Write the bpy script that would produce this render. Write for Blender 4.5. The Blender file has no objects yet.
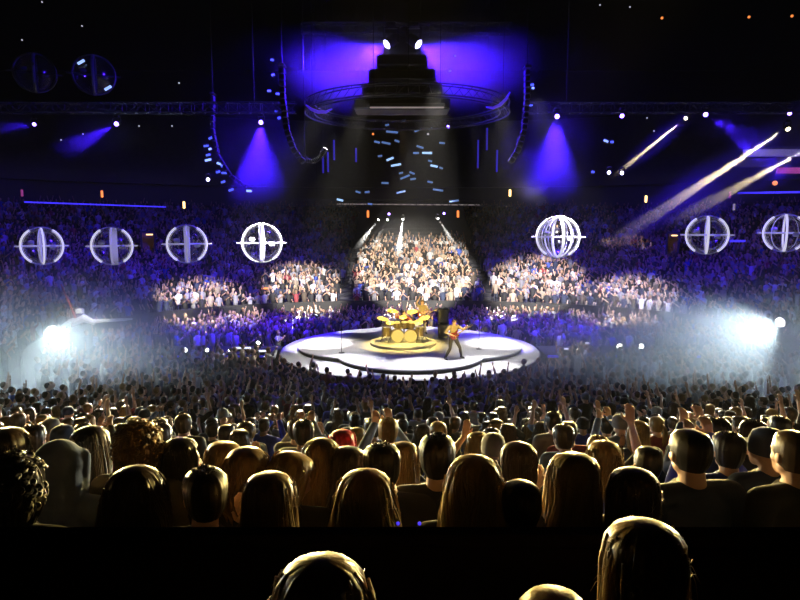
import bpy, math, random
import numpy as np
from mathutils import Vector, Matrix, Euler

random.seed(7)
rng = np.random.default_rng(11)
SC = bpy.context.scene
COL = SC.collection
PI = math.pi
R = math.radians

# ------------------------------------------------------------------ camera
CAM_Z, PITCH, FPX = 7.0, R(7.0), 620.0
cam_d = bpy.data.cameras.new('camera')
cam = bpy.data.objects.new('camera', cam_d)
COL.objects.link(cam)
cam.location = (0, 0, CAM_Z)
cam.rotation_euler = (PI / 2 - PITCH, 0, 0)
cam_d.sensor_width = 36.0
cam_d.lens = 36.0 * FPX / 800.0
cam_d.clip_start, cam_d.clip_end = 0.05, 500
SC.camera = cam


def at(px, py, Y):
    """point of the place that the photograph shows at px, py when it stands Y metres down the hall"""
    dx, dy = (px - 400) / FPX, -(py - 300) / FPX
    fy = math.cos(PITCH) + dy * math.sin(PITCH)
    fz = -math.sin(PITCH) + dy * math.cos(PITCH)
    t = Y / fy
    return Vector((dx * t, Y, CAM_Z + fz * t))


# ------------------------------------------------------------------ materials
def mat(name, col, rough=0.6, metal=0.0, emit=None, strength=0.0, var=0.25, scale=18.0, sheen=0.0, bump=0.0,
        alpha=1.0, spec=0.5):
    m = bpy.data.materials.new(name)
    m.use_nodes = True
    nt = m.node_tree
    b = nt.nodes['Principled BSDF']
    b.inputs['Roughness'].default_value = rough
    b.inputs['Metallic'].default_value = metal
    b.inputs['Specular IOR Level'].default_value = spec
    if sheen:
        b.inputs['Sheen Weight'].default_value = sheen
        b.inputs['Sheen Roughness'].default_value = 0.4
        b.inputs['Sheen Tint'].default_value = (*[min(1, c * 2.5 + .1) for c in col], 1)
    tc = nt.nodes.new('ShaderNodeTexCoord')
    no = nt.nodes.new('ShaderNodeTexNoise')
    no.inputs['Scale'].default_value = scale
    no.inputs['Detail'].default_value = 3
    nt.links.new(tc.outputs['Object'], no.inputs['Vector'])
    mx = nt.nodes.new('ShaderNodeMix')
    mx.data_type = 'RGBA'
    mx.inputs['A'].default_value = (*[c * (1 - var) for c in col], 1)
    mx.inputs['B'].default_value = (*[min(1, c * (1 + var)) for c in col], 1)
    nt.links.new(no.outputs['Fac'], mx.inputs['Factor'])
    nt.links.new(mx.outputs['Result'], b.inputs['Base Color'])
    if bump:
        bp = nt.nodes.new('ShaderNodeBump')
        bp.inputs['Strength'].default_value = bump
        bp.inputs['Distance'].default_value = 0.01
        nt.links.new(no.outputs['Fac'], bp.inputs['Height'])
        nt.links.new(bp.outputs['Normal'], b.inputs['Normal'])
    if emit:
        b.inputs['Emission Color'].default_value = (*emit, 1)
        b.inputs['Emission Strength'].default_value = strength
    if alpha < 1:
        b.inputs['Alpha'].default_value = alpha
    return m


def hair_mat(name, col, rough=0.42, sheen=0.0):
    m = mat(name, col, rough=rough, var=0.45, scale=60, sheen=sheen, bump=0.25, spec=.45)
    nt = m.node_tree
    no = [n for n in nt.nodes if n.type == 'TEX_NOISE'][0]
    tc = [n for n in nt.nodes if n.type == 'TEX_COORD'][0]
    mp = nt.nodes.new('ShaderNodeMapping')
    mp.inputs['Scale'].default_value = (1, 1, 0.06)
    nt.links.new(tc.outputs['Object'], mp.inputs['Vector'])
    nt.links.new(mp.outputs['Vector'], no.inputs['Vector'])
    # thin strands let light through
    b = nt.nodes['Principled BSDF']
    tl = nt.nodes.new('ShaderNodeBsdfTranslucent')
    tl.inputs['Color'].default_value = (*[min(1, c * 1.6) for c in col], 1)
    ms = nt.nodes.new('ShaderNodeMixShader')
    ms.inputs['Fac'].default_value = .18 if col[0] > .2 else .06
    out = nt.nodes['Material Output']
    nt.links.new(b.outputs[0], ms.inputs[1])
    nt.links.new(tl.outputs[0], ms.inputs[2])
    nt.links.new(ms.outputs[0], out.inputs['Surface'])
    return m


def attr_mat(name, rough=0.8):
    m = bpy.data.materials.new(name)
    m.use_nodes = True
    nt = m.node_tree
    b = nt.nodes['Principled BSDF']
    b.inputs['Roughness'].default_value = rough
    a = nt.nodes.new('ShaderNodeAttribute')
    a.attribute_name = 'cloth'
    nt.links.new(a.outputs['Color'], b.inputs['Base Color'])
    return m


M = {
    'black': mat('black_paint', (.012, .012, .014), .6),
    'black_metal': mat('black_metal', (.02, .02, .022), .35, .6),
    'dark_grey': mat('dark_grey', (.05, .05, .055), .7),
    'concrete': mat('dark_concrete', (.06, .06, .07), .85, scale=3),
    'floor': mat('arena_floor', (.04, .04, .045), .7, scale=2),
    'ceiling': mat('ceiling_deck', (.015, .015, .018), .9, scale=2),
    'parapet': mat('parapet_paint', (.008, .008, .009), .95, scale=4, spec=0.02),
    'stage': mat('stage_deck', (.34, .34, .36), .5, var=.08, scale=2),
    'stage_dark': mat('stage_skirt', (.01, .01, .014), .6),
    'white': mat('white_plastic', (.75, .75, .77), .4, var=.05),
    'truss': mat('truss_alloy', (.03, .03, .034), .5, .3, var=.1),
    'skin': mat('skin', (.55, .33, .23), .55, var=.12, scale=10),
    'skin_b': mat('skin_deep', (.22, .12, .08), .55, var=.12, scale=10),
    'hair_dark': hair_mat('hair_dark', (.016, .012, .009)),
    'hair_brown': hair_mat('hair_brown', (.05, .028, .012)),
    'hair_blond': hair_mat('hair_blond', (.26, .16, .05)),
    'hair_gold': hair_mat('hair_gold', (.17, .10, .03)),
    'hair_red': hair_mat('hair_red', (.5, .012, .03)),
    'cloth_black': mat('cloth_black', (.014, .014, .016), .85, sheen=.15, bump=.3),
    'cloth_navy': mat('cloth_navy', (.02, .03, .07), .85, sheen=.2, bump=.3),
    'cloth_slate': mat('cloth_slate', (.10, .14, .24), .9, sheen=.35, bump=.4),
    'cloth_blue': mat('cloth_blue', (.03, .05, .35), .85, sheen=.2, bump=.3),
    'cloth_grey': mat('cloth_grey', (.16, .16, .17), .85, sheen=.2, bump=.3),
    'cloth_white': mat('cloth_white', (.6, .6, .62), .85, bump=.3),
    'cloth_olive': mat('cloth_olive', (.06, .055, .035), .85, sheen=.2, bump=.3),
    'cloth_wine': mat('cloth_wine', (.14, .02, .03), .85, sheen=.2, bump=.3),
    'cloth_tan': mat('cloth_tan', (.26, .2, .11), .85, bump=.3),
    'denim': mat('denim', (.03, .04, .08), .9, bump=.3),
    'gold': mat('brass_cymbal', (.8, .58, .2), .45, .4, var=.1),
    'drum_shell': mat('drum_shell', (.12, .09, .045), .35, .3, var=.1),
    'drum_skin': mat('drum_head', (.25, .23, .18), .5, var=.05),
    'chrome': mat('chrome', (.7, .7, .72), .2, 1.0, var=.05),
    'guitar': mat('guitar_lacquer', (.12, .008, .008), .25, var=.1),
    'wood': mat('maple_wood', (.4, .25, .1), .45, var=.2),
    'tan_wall': mat('tan_wall', (.35, .22, .11), .8, var=.15, scale=3),
    'red_paint': mat('red_paint', (.5, .05, .03), .5),
    'glass': None,
}


def emis(name, col, s):
    return mat(name, tuple(min(.9, c * .8 + .05) for c in col), .4, emit=col, strength=s, var=.02)


E = {
    'white': emis('lamp_white', (1, .97, .93), 14),
    'white_dim': emis('led_white', (.84, .81, 1), .7),
    'panel': emis('led_panel', (.62, .58, .9), .33),
    'blue': emis('lamp_blue', (.22, .12, 1), 22),
    'blue_white': emis('lamp_blue_white', (.6, .55, 1), 26),
    'led_blue': emis('led_blue', (.06, .04, 1), 1.0),
    'led_blue_dim': emis('led_blue_dim', (.05, .03, .8), .35),
    'cyan': emis('led_cyan', (.28, .5, 1), .27),
    'cyan_bright': emis('led_cyan_bright', (.45, .68, 1), .9),
    'amber': emis('lamp_amber', (1, .62, .2), 3.5),
    'warm': emis('lamp_warm', (1, .83, .55), 10),
    'orange': emis('lamp_orange', (1, .25, .05), 1.5),
    'pink': emis('led_pink', (.55, .08, .3), .45),
    'beige': emis('beige_glow', (.6, .5, .48), .35),
    'purple': emis('led_purple', (.12, .04, .9), .4),
    'ice': emis('stage_light_strip', (.8, .82, 1), 1.6),
}


def clear_mat():
    m = bpy.data.materials.new('clear_plastic')
    m.use_nodes = True
    nt = m.node_tree
    nt.nodes.clear()
    out = nt.nodes.new('ShaderNodeOutputMaterial')
    mx = nt.nodes.new('ShaderNodeMixShader')
    tr = nt.nodes.new('ShaderNodeBsdfTransparent')
    gl = nt.nodes.new('ShaderNodeBsdfGlossy')
    gl.inputs['Roughness'].default_value = .15
    fr = nt.nodes.new('ShaderNodeLayerWeight')
    fr.inputs['Blend'].default_value = .25
    tr.inputs['Color'].default_value = (.93, .93, .97, 1)
    nt.links.new(fr.outputs['Facing'], mx.inputs['Fac'])
    nt.links.new(tr.outputs[0], mx.inputs[1])
    nt.links.new(gl.outputs[0], mx.inputs[2])
    nt.links.new(mx.outputs[0], out.inputs['Surface'])
    return m


M['glass'] = clear_mat()


# ------------------------------------------------------------------ mesh collector
def basis(d):
    d = Vector(d).normalized()
    u = d.cross(Vector((0, 0, 1)))
    if u.length < 1e-4:
        u = Vector((1, 0, 0))
    u.normalize()
    return u, d.cross(u).normalized() * -1, d


class MB:
    def __init__(self):
        self.v, self.f = [], []

    def add(self, vs, fs):
        n = len(self.v)
        self.v += [tuple(p) for p in vs]
        self.f += [tuple(i + n for i in f) for f in fs]
        return self

    def box(self, c, s, rot=None, bevel=0.0):
        c = Vector(c)
        x, y, z = s[0] / 2, s[1] / 2, s[2] / 2
        mt = rot if isinstance(rot, Matrix) else (Euler(rot).to_matrix() if rot else Matrix.Identity(3))
        if bevel <= 0:
            pts = [(-x, -y, -z), (x, -y, -z), (x, y, -z), (-x, y, -z), (-x, -y, z), (x, -y, z), (x, y, z), (-x, y, z)]
            return self.add([c + mt @ Vector(p) for p in pts],
                            [(0, 3, 2, 1), (4, 5, 6, 7), (0, 1, 5, 4), (1, 2, 6, 5), (2, 3, 7, 6), (3, 0, 4, 7)])
        b = min(bevel, x * .9, y * .9, z * .9)
        rings = []
        for (zz, i) in ((-z, b), (-z + b, 0), (z - b, 0), (z, b)):
            xx, yy = x - i, y - i
            rings.append([(-xx + b, -yy, zz), (xx - b, -yy, zz), (xx, -yy + b, zz), (xx, yy - b, zz),
                          (xx - b, yy, zz), (-xx + b, yy, zz), (-xx, yy - b, zz), (-xx, -yy + b, zz)])
        return self.loft([[c + mt @ Vector(p) for p in r] for r in rings])

    def loft(self, rings, caps=True, closed=True):
        n = len(rings[0])
        vs = [p for r in rings for p in r]
        fs = []
        for k in range(len(rings) - 1):
            for i in range(n if closed else n - 1):
                j = (i + 1) % n
                fs.append((k * n + i, k * n + j, (k + 1) * n + j, (k + 1) * n + i))
        if caps:
            fs.append(tuple(range(n - 1, -1, -1)))
            fs.append(tuple((len(rings) - 1) * n + i for i in range(n)))
        return self.add(vs, fs)

    def tube(self, pts, r, seg=8, caps=True):
        pts = [Vector(p) for p in pts]
        rs = r if isinstance(r, (list, tuple)) else [r] * len(pts)
        rings = []
        u = None
        for i, p in enumerate(pts):
            d = (pts[min(i + 1, len(pts) - 1)] - pts[max(i - 1, 0)])
            d = d.normalized() if d.length > 1e-9 else Vector((0, 0, 1))
            if u is None:
                u = basis(d)[0]
            u = (u - d * u.dot(d))
            u = u.normalized() if u.length > 1e-6 else basis(d)[0]
            w = d.cross(u)
            rings.append([p + u * (rs[i] * math.cos(2 * PI * k / seg)) + w * (rs[i] * math.sin(2 * PI * k / seg))
                          for k in range(seg)])
        return self.loft(rings, caps)

    def cap(self, p0, r0, p1, r1, seg=12):
        """tapered capsule"""
        p0, p1 = Vector(p0), Vector(p1)
        d = p1 - p0
        d = d.normalized() if d.length > 1e-6 else Vector((0, 0, 1))
        pts, rs = [], []
        for a in (-80, -55, -25):
            pts.append(p0 + d * (r0 * math.sin(R(a)))); rs.append(r0 * math.cos(R(a)))
        pts.append(p0); rs.append(r0)
        pts.append((p0 + p1) / 2); rs.append((r0 + r1) / 2)
        pts.append(p1); rs.append(r1)
        for a in (25, 55, 80):
            pts.append(p1 + d * (r1 * math.sin(R(a)))); rs.append(r1 * math.cos(R(a)))
        return self.tube(pts, rs, seg)

    def ell(self, c, r, seg=16, rings=10, rot=None):
        c = Vector(c)
        mt = rot or Matrix.Identity(3)
        rr = []
        for k in range(rings + 1):
            a = -PI / 2 + PI * (k + .02) / (rings + .04)
            rr.append([c + mt @ Vector((r[0] * math.cos(a) * math.cos(2 * PI * i / seg),
                                        r[1] * math.cos(a) * math.sin(2 * PI * i / seg), r[2] * math.sin(a)))
                       for i in range(seg)])
        return self.loft(rr)

    def lathe(self, prof, c=(0, 0, 0), seg=32, rot=None, sx=1, sy=1):
        c = Vector(c)
        mt = rot or Matrix.Identity(3)
        return self.loft([[c + mt @ Vector((max(r, 1e-4) * sx * math.cos(2 * PI * i / seg),
                                            max(r, 1e-4) * sy * math.sin(2 * PI * i / seg), z)) for i in range(seg)]
                          for r, z in prof])

    def torus(self, c, r, r2, rot=None, seg=40, s2=8, a0=0, a1=2 * PI, flat=1.0):
        c = Vector(c)
        mt = rot or Matrix.Identity(3)
        full = abs(a1 - a0 - 2 * PI) < 1e-6
        n = seg if full else seg + 1
        rings = []
        for k in range(n):
            a = a0 + (a1 - a0) * k / seg
            rings.append([c + mt @ Vector(((r + r2 * math.cos(2 * PI * j / s2)) * math.cos(a),
                                           (r + r2 * math.cos(2 * PI * j / s2)) * math.sin(a),
                                           r2 * flat * math.sin(2 * PI * j / s2))) for j in range(s2)])
        if full:
            rings.append(rings[0])
            return self.loft(rings, caps=False)
        return self.loft(rings)

    def prism(self, poly, z0, z1):
        return self.loft([[(x, y, z0) for x, y in poly], [(x, y, z1) for x, y in poly]])

    def mesh(self, name, m=None, smooth=True):
        me = bpy.data.meshes.new(name)
        me.from_pydata(self.v, [], self.f)
        me.validate()
        if smooth:
            me.polygons.foreach_set('use_smooth', [True] * len(me.polygons))
            try:
                me.set_sharp_from_angle(angle=R(38))
            except Exception:
                pass
        if m:
            me.materials.append(m)
        me.update()
        return me

    def build(self, name, m, parent=None, smooth=True, loc=None):
        o = bpy.data.objects.new(name, self.mesh(name, m, smooth))
        COL.objects.link(o)
        if loc is not None:
            o.location = loc
        if parent:
            o.parent = parent
        return o


def tag(o, label=None, cat=None, group=None, kind=None):
    if label: o['label'] = label
    if cat: o['category'] = cat
    if group: o['group'] = group
    if kind: o['kind'] = kind
    return o


def empty(name, loc=(0, 0, 0), rz=0.0):
    o = bpy.data.objects.new(name, None)
    COL.objects.link(o)
    o.location = loc
    o.rotation_euler = (0, 0, rz)
    o.empty_display_size = .2
    return o


def copy_tree(o, parent=None):
    c = o.copy()
    COL.objects.link(c)
    if parent:
        c.parent = parent
    for ch in list(o.children):
        copy_tree(ch, c)
    return c


def aim(d):
    """3x3 turning +Z to d"""
    return Vector(d).normalized().to_track_quat('Z', 'Y').to_matrix()


LIGHTS = []


def spot(name, loc, target, watts, col, angle, blend=.3, size=.08):
    l = bpy.data.lights.new(name, 'SPOT')
    l.energy = watts
    l.color = col
    l.spot_size = R(angle)
    l.spot_blend = blend
    l.shadow_soft_size = size
    o = bpy.data.objects.new(name, l)
    COL.objects.link(o)
    loc, target = Vector(loc), Vector(target)
    o.location = loc
    o.rotation_euler = (target - loc).to_track_quat('-Z', 'Y').to_euler()
    LIGHTS.append(o)
    return o


BLUE = (.045, .008, 1.0)
WHITE = (1.0, .96, .9)
COOL = (.74, .95, 1.0)
WARM = (1.0, .84, .56)
GOLD = (1.0, .72, .18)

# ================================================================== the hall
CX, CY, EA, EB, EN = 0.8, 29.0, 17.0, 12.0, 2.2


def ell_pt(th, off, z=0.0):
    c, s = math.cos(th), math.sin(th)
    return Vector((CX + (EA + off) * math.copysign(abs(c) ** (2 / EN), c),
                   CY + (EB + off) * math.copysign(abs(s) ** (2 / EN), s), z))


def structure(o):
    o['kind'] = 'structure'
    return o


mb = MB().box((0, 30, -.1), (120, 110, .2))
structure(mb.build('floor', M['floor'], smooth=False))
mb = MB().box((0, 30, 27.2), (120, 110, .4))
structure(mb.build('ceiling', M['ceiling'], smooth=False))
for nm, c, s in (('wall_back', (0, 84.8, 13.5), (120, .4, 27.4)), ('wall_left', (-59.8, 30, 13.5), (.4, 110, 27.4)),
                 ('wall_right', (59.8, 30, 13.5), (.4, 110, 27.4)), ('wall_front', (0, -24.8, 13.5), (120, .4, 27.4))):
    structure(MB().box(c, s).build(nm, M['ceiling'], smooth=False))

# lower seating bowl round the far half of the floor: tread and riser of every row
N_ROWS = 26
PITCH_ROW = .9


def row_z(k):
    return 1.0 + .2 * k + max(0, k - 17) * .16


TH0, TH1 = R(-28), R(208)
NT = 120
prof = [(0, 0.0)]
for k in range(N_ROWS):
    prof.append((PITCH_ROW * k, row_z(k)))
    prof.append((PITCH_ROW * (k + 1), row_z(k)))
prof.append((PITCH_ROW * N_ROWS, row_z(N_ROWS) - .6))
mb = MB()
mb.loft([[ell_pt(TH0 + (TH1 - TH0) * i / NT, o, z) for o, z in prof] for i in range(NT + 1)], caps=False, closed=False)
structure(mb.build('floor_lower_tier', M['concrete'], smooth=False))
# low dark barrier in front of the first row
mb = MB().loft([[ell_pt(TH0 + (TH1 - TH0) * i / NT, o, z) for o, z in ((-.12, 0), (-.12, 1.95), (-.04, 1.95), (-.04, 0))] for i in range(NT + 1)])
structure(mb.build('wall_tier_barrier', M['black'], smooth=False))
OFF_C = PITCH_ROW * N_ROWS            # the concourse wall stands here
ZC = row_z(N_ROWS) - .6
# wall of the concourse with a suite band above it
prof = [(OFF_C, ZC - 1), (OFF_C, ZC + 1.7), (OFF_C - .5, ZC + 1.7), (OFF_C - .5, ZC + 2.3), (OFF_C - .1, ZC + 2.3),
        (OFF_C - .1, ZC + 3.6), (OFF_C - .8, ZC + 3.6), (OFF_C - .8, ZC + 4.4), (OFF_C, ZC + 4.4)]
mb = MB().loft([[ell_pt(TH0 + (TH1 - TH0) * i / NT, o, z) for o, z in prof] for i in range(NT + 1)], caps=False, closed=False)
structure(mb.build('wall_concourse', M['dark_grey'], smooth=False))
prof = [(OFF_C - .8, ZC + 4.4)]
for k in range(16):
    prof += [(OFF_C - .8 + .85 * k, ZC + 4.6 + .5 * k), (OFF_C - .8 + .85 * (k + 1), ZC + 4.6 + .5 * k)]
mb = MB().loft([[ell_pt(TH0 + (TH1 - TH0) * i / NT, o, z) for o, z in prof] for i in range(NT + 1)], caps=False, closed=False)
structure(mb.build('floor_upper_tier', M['concrete'], smooth=False))

# near stand: straight terraces stepping down from the camera to the arena floor
NEAR0, NEAR_P = 1.95, .84
NEAR_N = 21


def near_z(k):
    """floor level of near row k"""
    return float(np.interp(k, [0, 1, 2, 3, 4, 6, 8, 10, 12, 14, 16, 18, 20], [4.28, 4.02, 3.77, 3.56, 3.33, 2.82, 2.34, 1.87, 1.46, 1.08, .76, .46, .2]))


prof = [(NEAR0, 0)]
for k in range(NEAR_N):
    prof += [(NEAR0 + NEAR_P * k, near_z(k)), (NEAR0 + NEAR_P * (k + 1), near_z(k))]
prof += [(NEAR0 + NEAR_P * NEAR_N, 0)]
mb = MB().loft([[(x, y, z) for y, z in prof] for x in (-16, 16)], caps=True)
structure(mb.build('floor_near_terrace', M['concrete'], smooth=False))
# parapet in front of the camera's block, with a rounded capping, and the terrace it guards
mb = MB().box((0, 1.86, 5.05), (24, .06, 1.92)).box((0, 1.86, 6.01), (24, .09, .05), bevel=.02)
structure(mb.build('wall_parapet', M['parapet'], smooth=False))
mb = MB().box((0, .6, 2.3), (24, 2.3, 4.6)).box((0, -1.0, 2.7), (24, 1.0, 5.4)).box((0, -2, 3.0), (24, 1.0, 6.0))
structure(mb.build('floor_camera_terrace', M['parapet'], smooth=False))

# doorways of the concourse, lit from inside
LEVEL = []


def portal(name, p, w, h, depth, lamp, label, wall=None, lean=0.0, rz=0.0):
    t = empty(name, p, rz)
    tag(t, label, 'doorway', 'lit doorways of the hall')
    f = .14
    MB().box((-w / 2, 0, h / 2), (f, .3, h)).box((w / 2, 0, h / 2), (f, .3, h)).box((0, 0, h + f / 2), (w + f, .3, f)) \
        .build('door_frame', M['dark_grey'], t, False)
    MB().box((-w / 2, depth / 2 + .1, h / 2), (.06, depth, h)).box((w / 2, depth / 2 + .1, h / 2), (.06, depth, h)) \
        .box((0, depth + .1, h / 2), (w, .06, h)).build('passage_wall', wall or M['tan_wall'], t, False)
    MB().box((lean, .18, h - .14), (w * .5, .16, .08), bevel=.02).build('lamp', E[lamp], t)
    return t


portal('concourse_doorway', at(149, 256, 47.0), .95, 1.75, 1.2, 'amber',
       'warm lit narrow doorway between the second and third ring orbs from the left', lean=.1, rz=R(20))
portal('concourse_doorway', at(672, 256, 46.0), .8, 1.65, 1.0, 'amber',
       'warm lit narrow doorway just left of the second ring orb from the right', lean=.1, rz=R(-22))
portal('vomitory_doorway', at(265, 309, 42.6), 1.0, 1.55, .9, 'orange',
       'brown walled vomitory doorway at the edge of the spotlit crowd', rz=R(15))

# light ribbons and fascia fittings on the suites
def ribbon(name, pa, pb, ya, yb, th, m, label, cat='light ribbon', group=None):
    a, b = at(*pa, ya), at(*pb, yb)
    mb = MB()
    n = 9
    for i in range(n):
        p, q = a.lerp(b, (i + .02) / n), a.lerp(b, (i + .97) / n)
        d = q - p
        mb.box((p + q) / 2, (d.length, .1, th), rot=Matrix.Rotation(math.atan2(d.y, d.x), 3, 'Z') @ Matrix.Rotation(-math.asin(d.z / d.length), 3, 'Y'))
    t = mb.build(name, M['black_metal'] if m is None else m, smooth=False)
    tag(t, label, cat, group)
    return t


ribbon('light_ribbon', (24, 202), (166, 207), 44, 54, .10, E['led_blue'], 'thin blue light ribbon along the left suite front above the ring orbs')
ribbon('light_ribbon', (738, 193), (806, 192), 44, 40, .12, E['led_blue'], 'thin blue light ribbon along the right suite front above the ring orbs')
ribbon('light_ribbon', (730, 241), (745, 241), 43, 43, .14, E['led_blue'], 'short blue light bar just right of the second ring orb from the right')
ribbon('light_ribbon', (337, 204), (480, 205), 48, 48, .07, E['beige'], 'faint pale strip across the hall, made to glow, below the hanging sparkle of blue lamps')  # a line of the structure; its lit look is put in as emission

# right-hand balcony front with its fittings
t = empty('balcony_front', at(770, 166, 38))
tag(t, 'pale railed balcony front high on the right where the sand coloured beams begin', 'balcony')
o0 = t.location
for (x0, x1, y, m, th, nm) in ((744, 812, 153, M['white'], .42, 'fascia_panel'), (736, 790, 163, M['dark_grey'], .5, 'fascia_panel'),
                               (752, 812, 148, M['truss'], .16, 'hand_rail')):
    a, b = at(x0, y, 38), at(x1, y, 38)
    MB().box((a + b) / 2 - o0, ((b - a).length, .3, th), bevel=.02).build(nm, m, t, False)
for x in (748, 762, 776, 790, 804):
    a, b = at(x, 146, 38), at(x, 165, 38)
    MB().tube([a - o0, b - o0], .04, 6).build('rail_post', M['truss'], t)
t = empty('lit_sign', at(793, 170.5, 36.5))
tag(t, 'long pink lit sign panel on the right balcony at the picture edge', 'sign')
MB().box((0, 0, 0), (1.9, .1, .34), bevel=.02).build('sign_panel', E['pink'], t, False)
MB().box((0, .08, 0), (2.0, .1, .44), bevel=.02).build('sign_case', M['black'], t, False)


def dot_lamp(name, p, r, m, label, cat='lamp', group=None, face=None):
    """small lamp: a housing with a domed lens toward the hall"""
    t = empty(name, p)
    tag(t, label, cat, group)
    d = Vector(face) if face else (Vector((0, 0, CAM_Z)) - Vector(p))
    rot = aim(d)
    MB().lathe([(.0, .5 * r), (.55 * r, .42 * r), (.9 * r, .18 * r), (r, 0)], rot=rot, seg=14).build('lens', m, t)
    MB().lathe([(r * 1.18, .05 * r), (r * 1.2, -.1 * r), (r * 1.1, -1.6 * r), (r * .6, -2.1 * r), (0, -2.1 * r)], rot=rot, seg=14) \
        .build('housing', M['black'], t)
    return t


dot_lamp('warning_lamp', at(775, 183, 37), .14, E['orange'], 'round orange lamp glowing under the pink sign on the right')
for px, py, lb in ((662, 18, 'tiny orange lamp under the dark roof, second of three from the right edge leftward'),
                   (749, 17, 'tiny orange lamp under the dark roof in the upper right'),
                   (792, 16, 'tiny orange lamp under the dark roof at the upper right corner')):
    dot_lamp('roof_lamp', at(px, py, 46), .09, E['orange'], 'tiny orange lamp burning high under the dark roof on the right', group='orange roof lamps')
for px, py in ((22, 40), (42, 2), (179, 83), (61, 140), (83, 134), (139, 126), (172, 126), (600, 5), (630, 7), (647, 118),
               (654, 131), (82, 26)):
    dot_lamp('marker_lamp', at(px, py, 50), .06, E['white_dim'], 'pinpoint white marker lamp in the dark upper part of the hall',
             group='pinpoint marker lamps')
for px, py, m in ((22, 193, 'pink'), (102, 194, 'orange'), (184, 205, 'amber'), (510, 193, 'amber'), (646, 199, 'amber'),
                  (730, 195, 'pink'), (734, 207, 'beige'), (368, 214, 'orange'), (458, 214, 'orange')):
    p = at(px, py, 46)
    t = empty('wall_lantern', p)
    nm = {'pink': 'pink', 'orange': 'orange', 'amber': 'amber', 'beige': 'pale'}[m]
    tag(t, 'small upright %s lantern on the dark suite band of the stands' % nm, 'lantern', 'small %s suite lanterns' % nm)
    MB().box((0, 0, 0), (.16, .1, .5), bevel=.03).build('lens', E[m], t)
    MB().box((0, .08, 0), (.24, .08, .6), bevel=.02).build('back_plate', M['black'], t)
# ================================================================== everything hung from the roof
TRUSS_GROUP = 'roof trusses'


def truss_beam(a, b, w=.45, cells=14):
    """box truss from a to b as chords and lacing"""
    a, b = Vector(a), Vector(b)
    u, v, d = basis(b - a)
    L = (b - a).length
    ch, la = MB(), MB()
    cs = [u * (w / 2) + v * (w / 2), u * (w / 2) - v * (w / 2), -u * (w / 2) - v * (w / 2), -u * (w / 2) + v * (w / 2)]
    for c in cs:
        ch.tube([a + c, b + c], .03, 6)
    for k in range(cells):
        p, q = a.lerp(b, k / cells), a.lerp(b, (k + 1) / cells)
        for i in range(4):
            c0, c1 = cs[i], cs[(i + 1) % 4]
            la.tube([p + c0, q + c1] if k % 2 else [p + c1, q + c0], .016, 5)
            la.tube([p + c0, p + c1], .016, 5)
    return ch, la


def truss(a, b, label, w=.45, cells=14, group=None):
    mid = (Vector(a) + Vector(b)) / 2
    t = empty('lighting_truss', mid)
    tag(t, label, 'truss', group)
    ch, la = truss_beam(Vector(a) - mid, Vector(b) - mid, w, cells)
    ch.build('chord', M['truss'], t)
    la.build('lacing', M['truss'], t)
    for s in (.12, .88):
        p = Vector(a).lerp(Vector(b), s) - mid
        MB().tube([p, (p.x, p.y, 27 - mid.z)], .012, 5).build('hanging_cable', M['black'], t)
    return t


YL = 30.0
zt = at(100, 120, YL).z + .55
truss((-21, YL, zt), (-4.9, YL, zt), 'straight dark truss carrying the blue lamps on the left', cells=30)
truss((6.0, YL, zt), (21, YL, zt), 'straight dark truss carrying the blue lamps on the right', cells=30)
ztop = at(400, 41, YL).z + .62
truss((-4.6, YL + .3, ztop), (5.2, YL + .3, ztop), 'short dark truss carrying the two brightest white lamps high above the stage', cells=18)
zl = at(400, 213, 46).z + .75
truss((-8, 46, zl), (8, 46, zl), 'low dark truss at the hall end carrying the narrow white beams', cells=26)

# circular truss above the stage
t = empty('ring_truss', at(407, 110, YL))
tag(t, 'large circular dark truss hung level above the round stage', 'truss')
rr = 4.75
ch = MB().torus((0, 0, .22), rr, .035, seg=64, s2=6).torus((0, 0, -.22), rr, .035, seg=64, s2=6)
ch.torus((0, 0, .22), rr - .42, .03, seg=64, s2=6).torus((0, 0, -.22), rr - .42, .03, seg=64, s2=6)
ch.build('chord', M['truss'], t)
la = MB()
for k in range(64):
    a0, a1 = 2 * PI * k / 64, 2 * PI * (k + 1) / 64
    la.tube([(rr * math.cos(a0), rr * math.sin(a0), -.22), (rr * math.cos(a1), rr * math.sin(a1), .22)], .014, 4)
    la.tube([((rr - .42) * math.cos(a0), (rr - .42) * math.sin(a0), .22), (rr * math.cos(a0), rr * math.sin(a0), -.22)], .014, 4)
la.build('lacing', M['truss'], t)
for k in range(6):
    a0 = 2 * PI * (k + .5) / 6
    MB().tube([(rr * math.cos(a0), rr * math.sin(a0), 0), (rr * math.cos(a0), rr * math.sin(a0), 27 - t.location.z)], .012, 5) \
        .build('hanging_cable', M['black'], t)

# pale crossbar under the dark rig box, its lit look put in as emission
t = empty('glowing_crossbar', at(407, 107.5, 24.9))
tag(t, 'straight pale beige crossbar, made to glow, across the front of the circular truss', 'light bar')
MB().box((0, 0, 0), (2.9, .1, .05), bevel=.02).build('glow_face', E['beige'], t, False)
MB().box((0, .1, .1), (2.95, .16, .16), bevel=.02).build('housing', M['dark_grey'], t, False)
for x in (-1.3, 1.3):
    MB().tube([(x, .1, .1), (x, .1, 27 - t.location.z)], .01, 4).build('hanging_cable', M['black'], t)

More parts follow.
